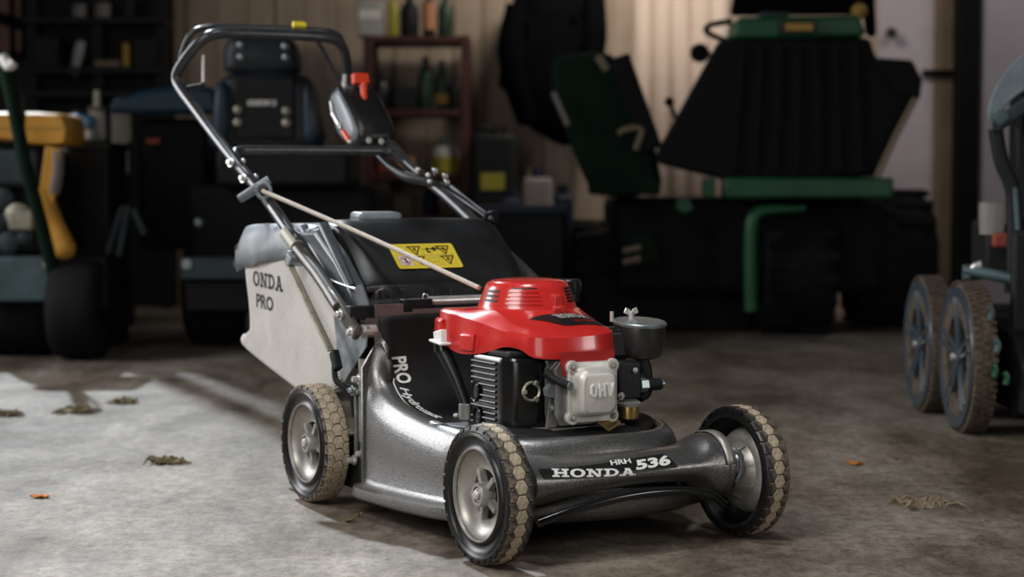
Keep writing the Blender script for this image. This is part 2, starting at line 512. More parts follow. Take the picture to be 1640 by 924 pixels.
struct('unseen_partition', G().box((-3.7, 5.55, 1.6), (2.4, .1, 3.2)), M_DARKWALL, smooth=0)  # unseen crosswise partition, added to keep the left lamp off the back floor
# window frame in the daylight opening
wf = G()
for X in (-6.75, -4.7, -2.43):
    wf.box((X, WY+.1, (SILL+6.7)/2), (.085, .08, 6.7-SILL))
wf.box((-4.53, WY+.1, SILL+.02), (4.5, .12, .04)); wf.box((-4.53, WY+.1, 6.68), (4.5, .12, .06))
struct('window_1', wf, M_DARKPOST, smooth=0)

# ================================================================== LAWN MOWER
MX, MY, MYAW = 0.008, 3.1713, 0.5207
def build_mower():
    global FLIP
    FLIP = True
    root = empty('lawn_mower', (MX, MY, 0), MYAW)
    tag(root, 'red and charcoal petrol lawn mower with white grass bag in the foreground', 'lawn mower')
    R, L2, T2, W = 0.105, 0.3162, 0.2322, 0.0460

    # ---------------- wheels
    def interp(x, tab, j):
        for a, b in zip(tab, tab[1:]):
            if x <= b[0]:
                t = max(0, (x-a[0])/(b[0]-a[0])); return a[j]+(b[j]-a[j])*t
        return tab[-1][j]
    NT = 30
    def tread_block_mesh(name, poly, r0, r1, m):
        g = G()
        lo = []; hi = []
        cx = sum(p[0] for p in poly)/len(poly); cy = sum(p[1] for p in poly)/len(poly)
        for x, y in poly:
            a = y/R
            lo.append((x, r0*math.sin(a), r0*math.cos(a)))
        mid = []
        for x, y in poly:
            a = y/R; rr = r1 - 0.0006 - 0.0012*(x/0.02)**4
            mid.append((x, rr*math.sin(a), rr*math.cos(a)))
        for x, y in poly:
            x2, y2 = cx+(x-cx)*.88, cy+(y-cy)*.88
            a = y2/R; rr = r1 - 0.0012*(x2/0.02)**4
            hi.append((x2, rr*math.sin(a), rr*math.cos(a)))
        g.loft([lo, mid, hi])
        me = g.mesh(name); me.materials.append(m)
        return me
    s = 0.0112; c = 2*PI*R/NT; gp = 0.00085
    hexa = [(s-gp, 0), (s/2-gp*.3, c/2-gp), (-s/2+gp*.3, c/2-gp), (-s+gp, 0), (-s/2+gp*.3, -c/2+gp), (s/2-gp*.3, -c/2+gp)]
    side = [(.5*s+gp*1.1, 0), (s+gp*.4, c/2-gp), (.0196, c/2-gp), (.0196, -c/2+gp), (s+gp*.4, -c/2+gp)]
    me_hex = tread_block_mesh('tread_block', hexa, .1005, R, M_TAN)
    me_sideR = {}
    for key, m in (('dusty', M_TAN), ('dark', M_TANDARK)):
        me_sideR[key] = (tread_block_mesh('tread_block', side, .1000, R-.0003, m),
                         tread_block_mesh('tread_block', [(-x, y) for x, y in side][::-1], .1000, R-.0003, m))
    tyre_prof = [(-.016, .066), (-.0212, .0695), (-.0200, .073), (-.0160, .076), (-.0165, .0835), (-.0205, .0865), (-.0222, .0885), (-.0214, .0895), (-.0224, .0912), (-.0216, .0924),
                 (-.0225, .0942), (-.0220, .0962), (-.0205, .0988), (-.0160, .1008), (-.008, .1014), (.008, .1014), (.0160, .1008), (.0205, .0988), (.0222, .095), (.0226, .090),
                 (.0215, .0855), (.0150, .0835), (.002, .0825), (-.010, .076), (-.0135, .068)]
    rim_prof = [(-.0185, .0704), (-.0214, .0697), (-.0212, .0682), (-.0150, .0660), (-.0080, .0610), (-.0030, .0530), (-.0005, .0440), (-.0012, .0385), (-.0026, .0372), (.0035, .0372),
                (.0045, .0440), (.0020, .0560), (-.0050, .0650), (-.0125, .0690)]
    def make_wheel(key, blocks=True):
        wz = G()
        wz.lathe(rim_prof, n=56, wrap=True)
        wz.lathe([(-.006, .0185), (-.0165, .0180), (-.0185, .0165), (-.0185, .0125), (-.0150, .0115), (-.0150, .0)], n=32)
        wz.lathe([(.0045, .0185), (-.006, .0185)], n=32)
        for k in range(5):
            a = 2*PI*k/5 + .35
            wz.box((-.003, .028*math.sin(a), .028*math.cos(a)), (.011, .0085, .023), Matrix.Rotation(-a, 3, 'X'))
        wheel = wz.obj('wheel', M_ALU, root, smooth=35)
        # cone behind the rim, seen on the wheel whose inner side shows
        cn = G().lathe([(.0040, .0475), (.0065, .0445), (.012, .0405), (.020, .0345), (.026, .0320), (.028, .0305), (.0285, .024), (.022, .0235), (.012, .030)], n=40)
        for k in range(8):
            a = 2*PI*k/8 + .2
            cn.bar((.006, .0460*math.sin(a), .0460*math.cos(a)), (.024, .034*math.sin(a), .034*math.cos(a)), .0028, .005, (0, math.sin(a), math.cos(a)))
        cn.obj('hub_cone', M_ALU, wheel, smooth=35)
        G().lathe([(.0035, .0), (.0035, .0385)], n=30).obj('hub_backing', M_BLACKMAT, wheel)
        G().lathe(tyre_prof, n=72, wrap=True).obj('tyre', M_RUBBER, wheel, smooth=50)
        b = G().lathe([(-.0150, .0105), (-.0172, .0105), (-.0172, .0088), (-.0160, .0085)], n=24)
        b.lathe([(-.015, .0076), (-.0205, .0076), (-.0225, .0055), (-.0232, .0)], n=18)
        b.obj('axle_bolt', M_CHROME, wheel, smooth=30)
        b = G().lathe([(-.0150, .0115), (-.0178, .0118), (-.0182, .0125)], n=24); b.obj('bearing_seal', M_BLACK, wheel)
        sh = G()
        for k in range(NT):
            for sg in (-1, 1):
                a = 2*PI*(k+.5)/NT
                q = []
                for x, r, hw in ((.0190, .0990, .0088), (.0200, .1034, .0088), (.0222, .1008, .0085), (.0231, .0972, .0082)):
                    q.append((x, r, hw))
                rings = []
                for x, r, hw in q:
                    rings.append((x, r, hw))
                vs = []
                for x, r, hw in rings:
                    for e in (-1, 1):
                        aa = a + e*hw/R
                        vs.append((sg*x, r*math.sin(aa), r*math.cos(aa)))
                inner = [(sg*.0195, .0965*math.sin(a+e*.0080/R), .0965*math.cos(a+e*.0080/R)) for e in (-1, 1)]
                vs += inner
                sh.add(vs, [(0, 1, 3, 2), (2, 3, 5, 4), (4, 5, 7, 6), (6, 7, 9, 8), (8, 9, 1, 0), (0, 2, 4, 6, 8), (1, 3, 5, 7, 9)])
        so = sh.obj('shoulder_tread', M_RUBBER if key == 'dark' else M_TANDARK, wheel, smooth=0)
        so['kind'] = 'stuff'
        for k in range(NT):
            a = 2*PI*k/NT
            lst = [(me_hex, a), (me_sideR[key][0], a+PI/NT), (me_sideR[key][1], a+PI/NT)]
            if blocks:
                for me, ang in lst:
                    o = bpy.data.objects.new('tread_block', me)
                    COL.objects.link(o); o.parent = wheel
                    o.rotation_euler = (ang, 0, 0)
        if not blocks:
            bm = bmesh.new()
            for k in range(NT):
                for me, ang in ((me_hex, 2*PI*k/NT), (me_sideR[key][0], 2*PI*(k+.5)/NT), (me_sideR[key][1], 2*PI*(k+.5)/NT)):
                    b2 = bmesh.new(); b2.from_mesh(me); bmesh.ops.rotate(b2, verts=b2.verts, cent=(0, 0, 0), matrix=Matrix.Rotation(ang, 3, 'X'))
                    tmp = bpy.data.meshes.new('t'); b2.to_mesh(tmp); b2.free(); bm.from_mesh(tmp); bpy.data.meshes.remove(tmp)
            me = bpy.data.meshes.new('tread'); bm.to_mesh(me); bm.free(); me.materials.append(M_TANDARK)
            o = bpy.data.objects.new('tread', me); COL.objects.link(o); o.parent = wheel; o['kind'] = 'stuff'
        return wheel
    w = make_wheel('dark'); w.location = (-T2, -L2, R); w.rotation_euler = (.5, 0, 0)
    w = make_wheel('dusty'); w.location = (-T2, L2, R); w.rotation_euler = (.2, 0, 0)
    w = make_wheel('dark'); w.location = (T2, -L2, R); w.rotation_euler = (.9, 0, PI)
    w = make_wheel('dark', False); w.location = (T2, L2, R); w.rotation_euler = (.1, 0, PI)

    # ---------------- deck: swept rim, lip, crest rising at the rear
    path = [(-.186, -.176, .300, .030), (-.198, -.170, .287, .030), (-.207, -.152, .247, .030), (-.209, -.12, .216, .030), (-.209, -.07, .197, .031), (-.209, 0, .186, .033), (-.207, .08, .178, .036),
            (-.199, .155, .173, .040), (-.176, .220, .171, .046), (-.120, .268, .170, .055), (0, .290, .170, .060), (.100, .276, .168, .060), (.168, .235, .168, .056), (.210, .165, .170, .046), (.224, .08, .172, .036),
            (.224, 0, .178, .032), (.220, -.1, .2, .030), (.212, -.15, .245, .030), (.200, -.170, .285, .030)]
    pts = cr(path, 6)
    sec = lambda zt, zb, lip: [(lip, zb), (lip+.002, zb+.004), (lip, zb+.017), (lip*.25, zb+.022), (.001, zb+.032), (0, (zb+zt)/2), (-.001, zt-.045), (-.005, zt-.028), (-.012, zt-.012), (-.020, zt-.003), (-.029, zt), (-.038, zt-.004), (-.046, zt-.014), (-.051, zt-.028)]
    rings = []
    for i, p in enumerate(pts):
        a = pts[max(0, i-1)]; b = pts[min(len(pts)-1, i+1)]
        t = Vector((b[0]-a[0], b[1]-a[1])).normalized()
        n = Vector((-t.y, t.x))
        lip = .022 if p[1] < .2 else .010
        k = min(1.0, max(0.85, (p[1]+.19)/.06)) if p[1] < -.13 else 1.0
        rings.append([(p[0]+n.x*o*(k if o < 0 else 1), p[1]+n.y*o*(k if o < 0 else 1), z) for o, z in sec(p[2], p[3], lip)])
    deck = G().loft(rings, closed=False).obj('mower_deck', M_DECK, root, smooth=60, solid=.003)
    # closed rear end of the left crest
    G().prism([(-.212, -.165, .032), (-.160, -.165, .032), (-.160, -.165, .27), (-.19, -.165, .285), (-.212, -.165, .25)], (0, .006, 0)).obj('deck_rear_plate', M_DECK, root)
    # black moulded cover that sweeps from the rear wall down to the deck top
    prof = cr([(-.175, .335), (-.172, .295), (-.162, .255), (-.140, .220), (-.105, .196), (-.055, .182), (0, .176), (.06, .174), (.13, .175), (.20, .172), (.262, .160)], 4)
    NX = 16
    rings = []
    for y, z in prof:
        hw = .178 if y < .06 else .190*math.sqrt(max(0.05, 1-((y-.03)/.245)**2))
        row = []
        for i in range(NX+1):
            u = -1+2*i/NX
            row.append((u*hw+.006, y, z + .004*(1-u*u)))
        rings.append(row)
    G().loft(rings, closed=False).obj('housing_cover', M_BLACKMAT, root, smooth=180, solid=.003)
    def panel(y):
        for a, b in zip(prof, prof[1:]):
            if a[0] <= y <= b[0]:
                t = (y-a[0])/(b[0]-a[0]); return a[1]+(b[1]-a[1])*t
        return prof[-1][1]
    # arc length along the panel profile, for the lettering
    arc = [0]
    for a, b in zip(prof, prof[1:]): arc.append(arc[-1]+math.hypot(b[0]-a[0], b[1]-a[1]))
    def along(t):
        for i in range(len(arc)-1):
            if t <= arc[i+1]:
                k = (t-arc[i])/(arc[i+1]-arc[i])
                y = prof[i][0]+(prof[i+1][0]-prof[i][0])*k; z = prof[i][1]+(prof[i+1][1]-prof[i][1])*k
                dy, dz = prof[i+1][0]-prof[i][0], prof[i+1][1]-prof[i][1]
                l = math.hypot(dy, dz)
                return y, z, -dz/l, dy/l
        return prof[-1][0], prof[-1][1], 0, 1
    def onpanel(t0, x0, slope=0.0):
        def fn(u, v):
            y, z, ny, nz = along(t0+u)
            x = x0 + v + slope*u
            uu = (x-.006)/.178
            return Vector((x, y+ny*.0028, z+.004*(1-min(1, uu*uu))+nz*.0028))
        return fn
    vf = subdiv_faces(*fit_text('PRO', .052, .028, bold=.03), .012)
    print_on('lettering', vf, onpanel(.072, -.155), M_WHITE, root)
    vf = subdiv_faces(*fit_text('Hydrostatic', .150, .019, bold=.02, shear=.3), .012)
    print_on('lettering', vf, onpanel(.132, -.160, 0.0), M_WHITE, root)
    sw = [(i*.008, -.006 + (.004 if i == 0 else 0)) for i in range(19)]
    vs = []; fs = []
    for i, (u, v) in enumerate(sw):
        vs += [(u, v), (u, v+.0022)]
        if i: fs.append((2*i-2, 2*i, 2*i+1, 2*i-1))
    print_on('lettering_stroke', (vs, fs), onpanel(.112, -.158, -.0), M_WHITE, root)

    # ---------------- front axle housing with badge
    TB = [(-.175, .158, .078), (-.1, .152, .09), (0, .149, .099), (.08, .151, .098), (.115, .152, .096), (.132, .157, .088), (.144, .165, .074), (.154, .1685, .066), (.178, .169, .063)]
    def S(x, a, off=0.0):
        zt, zb = interp(x, TB, 1), interp(x, TB, 2)
        zc, rz = (zt+zb)/2, (zt-zb)/2
        return Vector((x, .312+(.058+off)*math.cos(a), zc+(rz+off)*math.sin(a)))
    TB = [tuple(q) for q in cr(TB, 5)]
    rings = []
    for i in range(61):
        x = -.178 + .356*i/60
        rings.append([S(x, 2*PI*k/40) for k in range(40)])
    G().loft(rings).obj('front_housing', M_DECK, root, smooth=50)
    rr = lambda x, a, g: S(x, a, g)
    G().loft([[rr(.178, 2*PI*k/40, o) + Vector((dx, 0, 0)) for k in range(40)] for dx, o in ((-.004, .0005), (-.004, .0022), (.004, .0022), (.004, -.006), (-.001, -.008))], cap=False).obj('housing_end_ring', M_DECK, root)
    G().lathe([(0, .034), (.012, .030), (.020, .018), (.030, .016)], (.176, L2, .112), (1, 0, 0), 28, cap=True).obj('axle_stub', M_BLACKMAT, root)
    rad = math.radians
    def badge(u, v, off=.0012):     # u = x, v = degrees round the housing
        return S(u, rad(v), off)
    edge = [(-.170, 38), (-.166, 15.5), (-.05, 3), (.02, 5), (.073, 9), (.064, 57), (.0, 53), (-.05, 45), (-.11, 40)]
    top = [(-.170, 38), (-.11, 40), (-.05, 45), (0, 53), (.064, 57)]; bot = [(-.166, 15.5), (-.11, 8), (-.05, 3.5), (.01, 4), (.073, 9)]
    top = cr(top, 6); bot = cr(bot, 6)
    rows = [[badge(t[0]+(b[0]-t[0])*k/6, t[1]+(b[1]-t[1])*k/6, .0010) for t, b in zip(top, bot)] for k in range(7)]
    G().loft(rows, closed=False).obj('badge_plate', M_INK, root, smooth=180)
    v, f = slab_text('HONDA', 1, 1)
    v, f = subdiv_faces(v, f, .08)
    print_on('badge_lettering', (v, f), lambda u, w: badge(-.152+.146*u+.004*w, 19-21.5*u+.5*w*38*(1+.25*u), .0019), M_WHITE, root)
    v, f = fit_text('HRH', 1, 1, bold=.03, shear=.1)
    print_on('badge_lettering', (v, f), lambda u, w: badge(-.043+.039*u+.003*w, 35+2*u+16*w, .0019), M_WHITE, root)
    v, f = fit_text('536', 1, 1, bold=.045, shear=.12)
    v, f = subdiv_faces(v, f, .2)
    print_on('badge_lettering', (v, f), lambda u, w: badge(-.004+.066*u+.005*w, 13+6*u+32*w, .0019), M_WHITE, root)
    # black trim bow, grey skirt under it
    G().tube([(-.175, .366, .064), (-.12, .374, .079), (-.05, .377, .091), (.02, .377, .095), (.09, .373, .091), (.14, .366, .080), (.175, .352, .060)], .0068, 12, 5).obj('front_trim', M_GLOSSBLACK, root)
    rows = []
    for i in range(25):
        u = -1+2*i/24
        y = .345 - .05*u*u
        zt = .098 - .02*u*u if u > 0 else .098 - .03*u*u
        rows.append([(u*.17, y, zt), (u*.17, y+.004, .075), (u*.17, y-.004, .055+.006*(1-u*u)), (u*.17, y-.02, .050)])
    G().loft(rows, closed=False).obj('front_skirt', M_DECK, root, smooth=180, solid=.003)
    # underside so that nothing shows through
    G().prism([(-.2, -.16, .06), (.2, -.16, .06), (.21, .15, .06), (.1, .26, .06), (-.1, .26, .06), (-.2, .15, .06)], (0, 0, .02)).obj('deck_underside', M_BLACKMAT, root)

    # ---------------- left front wheel carrier (strap, bracket, bearing)
    st = G()
    rows = []
    for k in range(0, 13):
        a = math.radians(112 - k*8.5)
        p0 = S(.170, a, .0028); p1 = S(.178, a, .0030)
        rows.append([p0+Vector((-.003, 0, 0)), p1+Vector((.006, 0, 0))])
    st.loft(rows, closed=False).obj('strap', M_ALU, root, smooth=60, solid=.0022)
    st = G().tube([(.180, .352, .150), (.188, .362, .146), (.197, .366, .136), (.199, .364, .112), (.192, .358, .095)], .0042, 8, 5)
    st.obj('wheel_bracket', M_ZINC, root)
    g = G(); g.lathe([(0, .014), (.003, .024), (.009, .0245), (.012, .020), (.017, .022), (.021, .017)], (.181, .340, .117), (1, 0, 0), 28, cap=True); g.obj('bearing_collar', M_CHROME, root, smooth=30)
    G().box((.190, .255, .150), (.014, .030, .018), Matrix.Rotation(.5, 3, 'X')).obj('adjuster_tab', M_BLACKMAT, root, bevel=.002)
    G().bar((.178, .27, .16), (.19, .33, .125), .014, .005, (1, 0, 0)).obj('wheel_arm', M_BLACKMAT, root)
    # axle of the right front wheel
    G().cyl((-.165, L2, R), (-.222, L2, R), .012).obj('axle', M_ZINC, root)

    # ---------------- rear axle brackets beside the right rear wheel
    G().cyl((-.21, -L2, R), (.21, -L2, R), .010).obj('axle', M_ZINC, root)
    g = G().cyl((-.192, -.186, .12), (-.192, -.186, .262), .0135, 18); g.obj('lift_tube', M_OLIVE, root)
    g = G(); g.box((-.196, -.190, .13), (.003, .05, .16)); g.box((-.186, -.214, .115), (.022, .003, .17)); g.obj('side_bracket', M_ZINC, root, bevel=.001)
    g = G(); g.box((-.203, -.205, .152), (.006, .006, .118)); g.box((-.203, -.178, .150), (.006, .006, .12)); g.obj('bracket_flange', M_ZINC, root, bevel=.001)
    g = G(); g.box((-.203, -.205, .206), (.02, .05, .007)); g.bolt((-.214, -.195, .208), (-1, 0, 0)); g.obj('bracket_cap', M_ZINC, root, bevel=.001)
    for y, z in ((-.175, .100), (-.188, .228), (-.21, .085)):
        G().bolt((-.203, y, z), (-1, 0, 0), .0058, .012).obj('bolt', M_CHROME, root)
    g = G().cyl((-.2, -.188, .102), (-.18, -.188, .102), .009); g.obj('bracket_spacer', M_ALU, root)
    G().box((-.185, -.235, .07), (.03, .08, .08)).obj('drive_housing', M_BLACKMAT, root, bevel=.008)
    G().tube([(-.221, -.255, .245), (-.222, -.246, .222), (-.214, -.23, .21), (-.205, -.215, .19), (-.203, -.21, .16)], .0055, 8, 5).obj('cable', M_BLACKMAT, root)
    # zinc side plate that carries the handle
    G().prism([(-.199, -.305, .330), (-.199, -.205, .318), (-.199, -.168, .322), (-.199, -.172, .285), (-.199, -.262, .215), (-.199, -.285, .235)], (.003, 0, 0)).obj('handle_plate', M_ZINC, root, bevel=.0008)
    # rear body with grey plate, rod, hinge ribs
    G().prism([(-.160, -.182, .235), (.172, -.182, .235), (.172, -.182, .352), (.100, -.182, .352), (.1, -.182, .346), (-.050, -.182, .346), (-.106, -.182, .346), (-.106, -.182, .341), (-.124, -.182, .341), (-.124, -.182, .356), (-.178, -.182, .356), (-.178, -.182, .333), (-.194, -.182, .333), (-.194, -.182, .325), (-.178, -.182, .322)], (0, .004, 0)).obj('rear_plate', M_GREYPLATE, root)
    G().prism([(-.186, -.176, .316), (-.176, -.176, .316), (-.160, -.168, .272), (-.176, -.172, .258)], (0, .005, .001)).obj('rear_plate_tab', M_GREYPLATE, root)
    G().cyl((-.070, -.190, .358), (.175, -.190, .358), .0085).obj('hinge_rod', M_CHROME, root)
    G().box((-.095, -.188, .352), (.058, .018, .022)).obj('hinge_clip', M_BLACKMAT, root, bevel=.002)
    G().box((-.195, -.200, .342), (.05, .02, .024)).obj('hinge_clip', M_BLACKMAT, root, bevel=.002)
    G().tube([(-.083, -.182, .353), (-.083, -.184, .366), (-.078, -.186, .371), (-.072, -.184, .366), (-.072, -.182, .350)], .0014, 8, 5).obj('spring_hook', M_CHROME, root)
    G().box((0, -.235, .300), (.35, .09, .13)).obj('rear_chute', M_BLACKMAT, root, bevel=.01)

    # ---------------- rear flap with warning sticker
    hw = .176
    fp = [(-.205, .350), (-.215, .372), (-.222, .383), (-.250, .392), (-.300, .440), (-.350, .478), (-.378, .4915), (-.410, .494), (-.450, .488)]
    fpc = cr(fp, 3)
    NX = 24; rings = []
    for i, (y, z) in enumerate(fpc):
        row = []
        for j in range(NX+1):
            u = -1+2*j/NX
            drop = .045*max(0, abs(u)-.86)/.14
            drop = drop*drop/.045*1.0
            sq = 1 - .02*(1 if y > -.24 else 0)
            crown = .003*(1-u*u) if y < -.24 else 0
            row.append((u*hw*sq, y - drop*.35, z - drop*.9 + crown))
        rings.append(row)
    flap = G().loft(rings, closed=False).obj('rear_flap', M_FLAP, root, smooth=40, solid=.004)
    for x in (-.155, -.140, -.112, -.058, -.022, .045, .10):
        G().box((x, -.203, .362), (.003, .016, .034)).obj('flap_rib', M_FLAP, flap)
    G().box((0, -.226, .379), (.346, .012, .012)).obj('flap_hem', M_FLAP, flap, bevel=.003)
    # moulded left wing of the flap (pale ridges, hollow between)
    wing = G()
    wl = [(-.200, .352), (-.235, .392), (-.300, .441), (-.385, .489), (-.470, .486), (-.455, .440), (-.36, .385), (-.27, .345)]
    wing.loft([[(-.172, y, z) for y, z in wl], [(-.198, y-.004, z-.012) for y, z in wl]]).obj('flap_wing', M_WING, flap, smooth=0, bevel=.006, bseg=3)
    for y0, z0, y1, z1 in ((-.375, .487, -.240, .392), (-.462, .480, -.300, .385)):
        G().tube([(-.186, y0, z0), (-.190, (y0+y1)/2, (z0+z1)/2-.003), (-.193, y1, z1-.008)], [.011, .010, .007], 10, 4).obj('wing_ridge', M_WING, flap)
    G().tube([(-.199, -.352, .398), (-.200, -.29, .390), (-.199, -.215, .382)], .0022, 8, 3).obj('flap_wire', M_CHROME, flap)
    G().box((-.062, -.415, .500), (.088, .050, .022), Matrix.Rotation(-.05, 3, 'X')).obj('flap_grip', M_BLUEGREY, flap, bevel=.008, bseg=3)
    G().tube([(.160, -.400, .494), (.163, -.392, .506), (.172, -.388, .508), (.181, -.392, .503), (.183, -.4, .49)], .005, 8, 4).obj('cable_clip', M_FLAP, flap)
    # sticker
    a0, b0 = Vector((0, -.2500, .3920)), Vector((0, -.350, .478))
    up = (b0-a0).normalized(); nrm = Vector((0, -up.z*-1, 0)); nrm = Vector((1, 0, 0)).cross(up)
    if nrm.z < 0: nrm = -nrm
    def stick(off):
        o = Vector((-.090, 0, 0)) + a0 + up*.022 + nrm*(.0080+off)
        return lambda u, v: o + Vector((1, 0, 0))*(u*.130) + up*(v*.064)
    q = []
    for cx, cy, a in ((.965, .93, 0), (.035, .93, 90), (.035, .07, 180), (.965, .07, 270)):
        for k in range(5):
            t = math.radians(a+k*22.5); q.append((cx+.035*math.cos(t), cy+.07*math.sin(t)))
    f = stick(0)
    st = G().prism([f(*p) for p in q], nrm*-.001).obj('warning_sticker', M_YELLOW, flap, smooth=0)
    f1, f2 = stick(.0005), stick(.0009)
    def line(pts, wd, m, name='sticker_print', closed=True):
        g = G(); n = len(pts)
        for i in range(n if closed else n-1):
            a, b = Vector(pts[i]), Vector(pts[(i+1) % n])
            A = Vector((a.x*2.03, a.y)); B = Vector((b.x*2.03, b.y))
            d = (B-A).normalized(); nn = Vector((-d.y, d.x))*wd
            A -= d*wd*.8; B += d*wd*.8
            qd = [A+nn, B+nn, B-nn, A-nn]
            g.add([f2(p.x/2.03, p.y) for p in qd], [(0, 1, 2, 3)])
        return g.obj(name, m, st, smooth=0)
    def fill(polys, m, fn=None):
        g = G()
        for p in polys: g.add([(fn or f2)(*k) for k in p], [tuple(range(len(p)))])
        return g.obj('sticker_print', m, st, smooth=0)
    fill([rect2(.06, .12, .25, .50)], M_PINKWHITE, f1)
    for x, y in ((.37, .31), (.82, .31), (.37, .72), (.82, .72)):
        line([(x-.095, y+.15), (x+.095, y+.15), (x, y-.17)], .017, M_INK)
        fill([[(x-.02, y+.1), (x+.03, y+.08), (x+.0, y+.02), (x-.015, y+.01)], [(x, y+.04), (x+.03, y-.03), (x+.015, y-.05), (x-.012, y+.0)]], M_INK)
    line([(.155+.075*math.cos(t*PI/8), .31+.155*math.sin(t*PI/8)) for t in range(16)], .008, M_INK)
    line([(.10, .42), (.21, .20)], .008, M_INK, closed=False)
    fill([[(.12, .36), (.16, .42), (.18, .36), (.15, .32)], [(.14, .30), (.19, .26), (.18, .2), (.13, .24)]], M_INK)
    for x0, y0, x1, y1 in ((.05, .11, .26, .51), (.49, .11, .71, .51), (.26, .11, .49, .51), (.71, .11, .93, .51), (.05, .53, .26, .90), (.26, .53, .49, .90), (.49, .53, .71, .90), (.71, .53, .93, .90)):
        line(rect2(x0, y0, x1, y1), .004, M_OLIVE)
    line(rect2(.53, .22, .67, .42), .007, M_OLIVE); line([(.6, .22), (.6, .42)], .007, M_OLIVE, closed=False)
    fill([[(.10, .60), (.15, .58), (.14, .63), (.11, .63)], [(.17, .58), (.22, .58), (.20, .70), (.24, .76), (.18, .72)]], M_INK)
    fill([[(.54, .66), (.58, .72), (.59, .82), (.56, .82), (.55, .76)], [(.55, .62), (.61, .62), (.6, .68), (.55, .68)], rect2(.65, .68, .69, .84)], M_INK)

    # ---------------- grass bag
    bx = .188
    side_poly = [(-.262, .352), (-.268, .270), (-.300, .215), (-.345, .175), (-.420, .165), (-.505, .180), (-.600, .200), (-.700, .222), (-.775, .243), (-.768, .262), (-.728, .275), (-.735, .340), (-.752, .410), (-.70, .418), (-.60, .424), (-.47, .440), (-.36, .420)]
    C2 = Vector((sum(p[0] for p in side_poly)/len(side_poly), sum(p[1] for p in side_poly)/len(side_poly)))
    dense = cr(side_poly, 2, closed=True)
    rings = []
    for x, k in ((-bx-.0026, .90), (-bx-.002, .965), (-bx+.002, .99), (-bx+.012, 1.0), (-.10, 1.005), (0, 1.01), (.10, 1.005), (bx-.012, 1.0), (bx-.002, .99), (bx+.002, .965), (bx-.004, .90)):
        rings.append([(x, C2.x+(p[0]-C2.x)*k, C2.y+(p[1]-C2.y)*k) for p in dense])
    bag = G().loft(rings, cap=True).obj('grass_bag', M_FABRIC, root, smooth=60)
    # fine horizontal weave ribs on the right side of the bag
    v, f = slab_text('ONDA', .150, .029)
    sx = -bx-.0031
    print_on('lettering', (v, f), lambda u, w: Vector((sx, -.702+u, .364+w-.04*u)), M_GREYINK, bag)
    v, f = fit_text('PRO', .085, .028, bold=.03)
    print_on('lettering', (v, f), lambda u, w: Vector((sx, -.685+u, .322+w-.05*u)), M_GREYINK, bag)
    # slate cover over the top of the bag with folds
    top_prof = [(-.400, .475), (-.44, .484), (-.50, .486), (-.60, .484), (-.70, .482), (-.762, .474), (-.772, .455), (-.768, .43)]
    tp = cr(top_prof, 4); rings = []
    for y, z in tp:
        row = []
        for j in range(29):
            u = -1+2*j/28
            if abs(u) < .8: x = u/.8*.183; zz = z
            else:
                e = (abs(u)-.8)/.2
                x = math.copysign(.183+.012*math.sin(e*PI*.5)+.005*math.sin(y*42+e*4), u); zz = z - e*(.070+.010*math.sin(y*17+1)+.004*math.sin(y*41))*(1 if z > .46 else .4)
            row.append((x, y, zz))
        rings.append(row)
    G().loft(rings, closed=False).obj('bag_cover', M_BAGTOP, root, smooth=180, solid=.004)

    # ---------------- handle
    path = [(-.205, -.445, .452), (-.197, -.62, .535), (-.190, -.808, .613), (-.195, -.99, .710), (-.198, -1.075, .757), (-.198, -1.105, .782), (-.195, -1.095, .806), (-.176, -1.062, .845), (-.155, -1.045, .868), (-.125, -1.038, .8775), (-.06, -1.036, .880),
            (.06, -1.036, .880), (.125, -1.038, .8775), (.155, -1.045, .868), (.176, -1.062, .845), (.195, -1.095, .806), (.198, -1.105, .782), (.198, -1.075, .757), (.195, -.99, .710), (.190, -.808, .613), (.197, -.62, .535), (.205, -.445, .452)]
    handle = G().tube(path, .0115, 14, 5).obj('handle', M_TUBE, root, smooth=180)
    for sg in (-1, 1):
        G().tube([(sg*.206, -.455, .449), (sg*.209, -.35, .403), (sg*.213, -.275, .366)], .0125, 14).obj('handle_lower_tube', M_LOWTUBE, root)
        lf = G().tube([(sg*.213, -.290, .373), (sg*.215, -.262, .360), (sg*.217, -.24, .349)], [.0125, .013, .012], 12, 3)
        lf.prism([(sg*.211, -.27, .378), (sg*.211, -.235, .362), (sg*.211, -.168, .322), (sg*.211, -.166, .305), (sg*.211, -.178, .297), (sg*.211, -.196, .306), (sg*.211, -.25, .338), (sg*.211, -.28, .358)], (sg*.010, 0, 0))
        lf.obj('handle_end', M_LOWTUBE, root, bevel=.002)
        G().tube([(sg*.205, -.498, .4725), (sg*.206, -.445, .447)], .0142, 16).obj('sleeve', M_SLEEVE, root)
        for y, z in ((-.226, .338), (-.184, .310)):
            G().bolt((sg*.221, y, z), (sg, 0, 0), .0065, .007).obj('bolt', M_CHROME, root)
        G().cyl((sg*.205, -.180, .311), (sg*.178, -.180, .311), .0115).obj('pivot_spacer', M_CHROME, root)
        # stay strut
        G().bar((sg*.226, -.432, .412), (sg*.224, -.262, .272), .004, .0135, (sg, .0, .0)).obj('stay', M_OLIVE, root, bevel=.001)
        g = G().box((sg*.220, -.250, .256), (.014, .018, .036), Matrix.Rotation(.5, 3, 'X')); g.obj('stay_hook', M_BLACKMAT, root, bevel=.003)
        g = G().cyl((sg*.198, -.436, .424), (sg*.232, -.436, .424), .012); g.box((sg*.215, -.448, .432), (.02, .022, .02)); g.obj('stay_clamp', M_ZINC, root, bevel=.002)
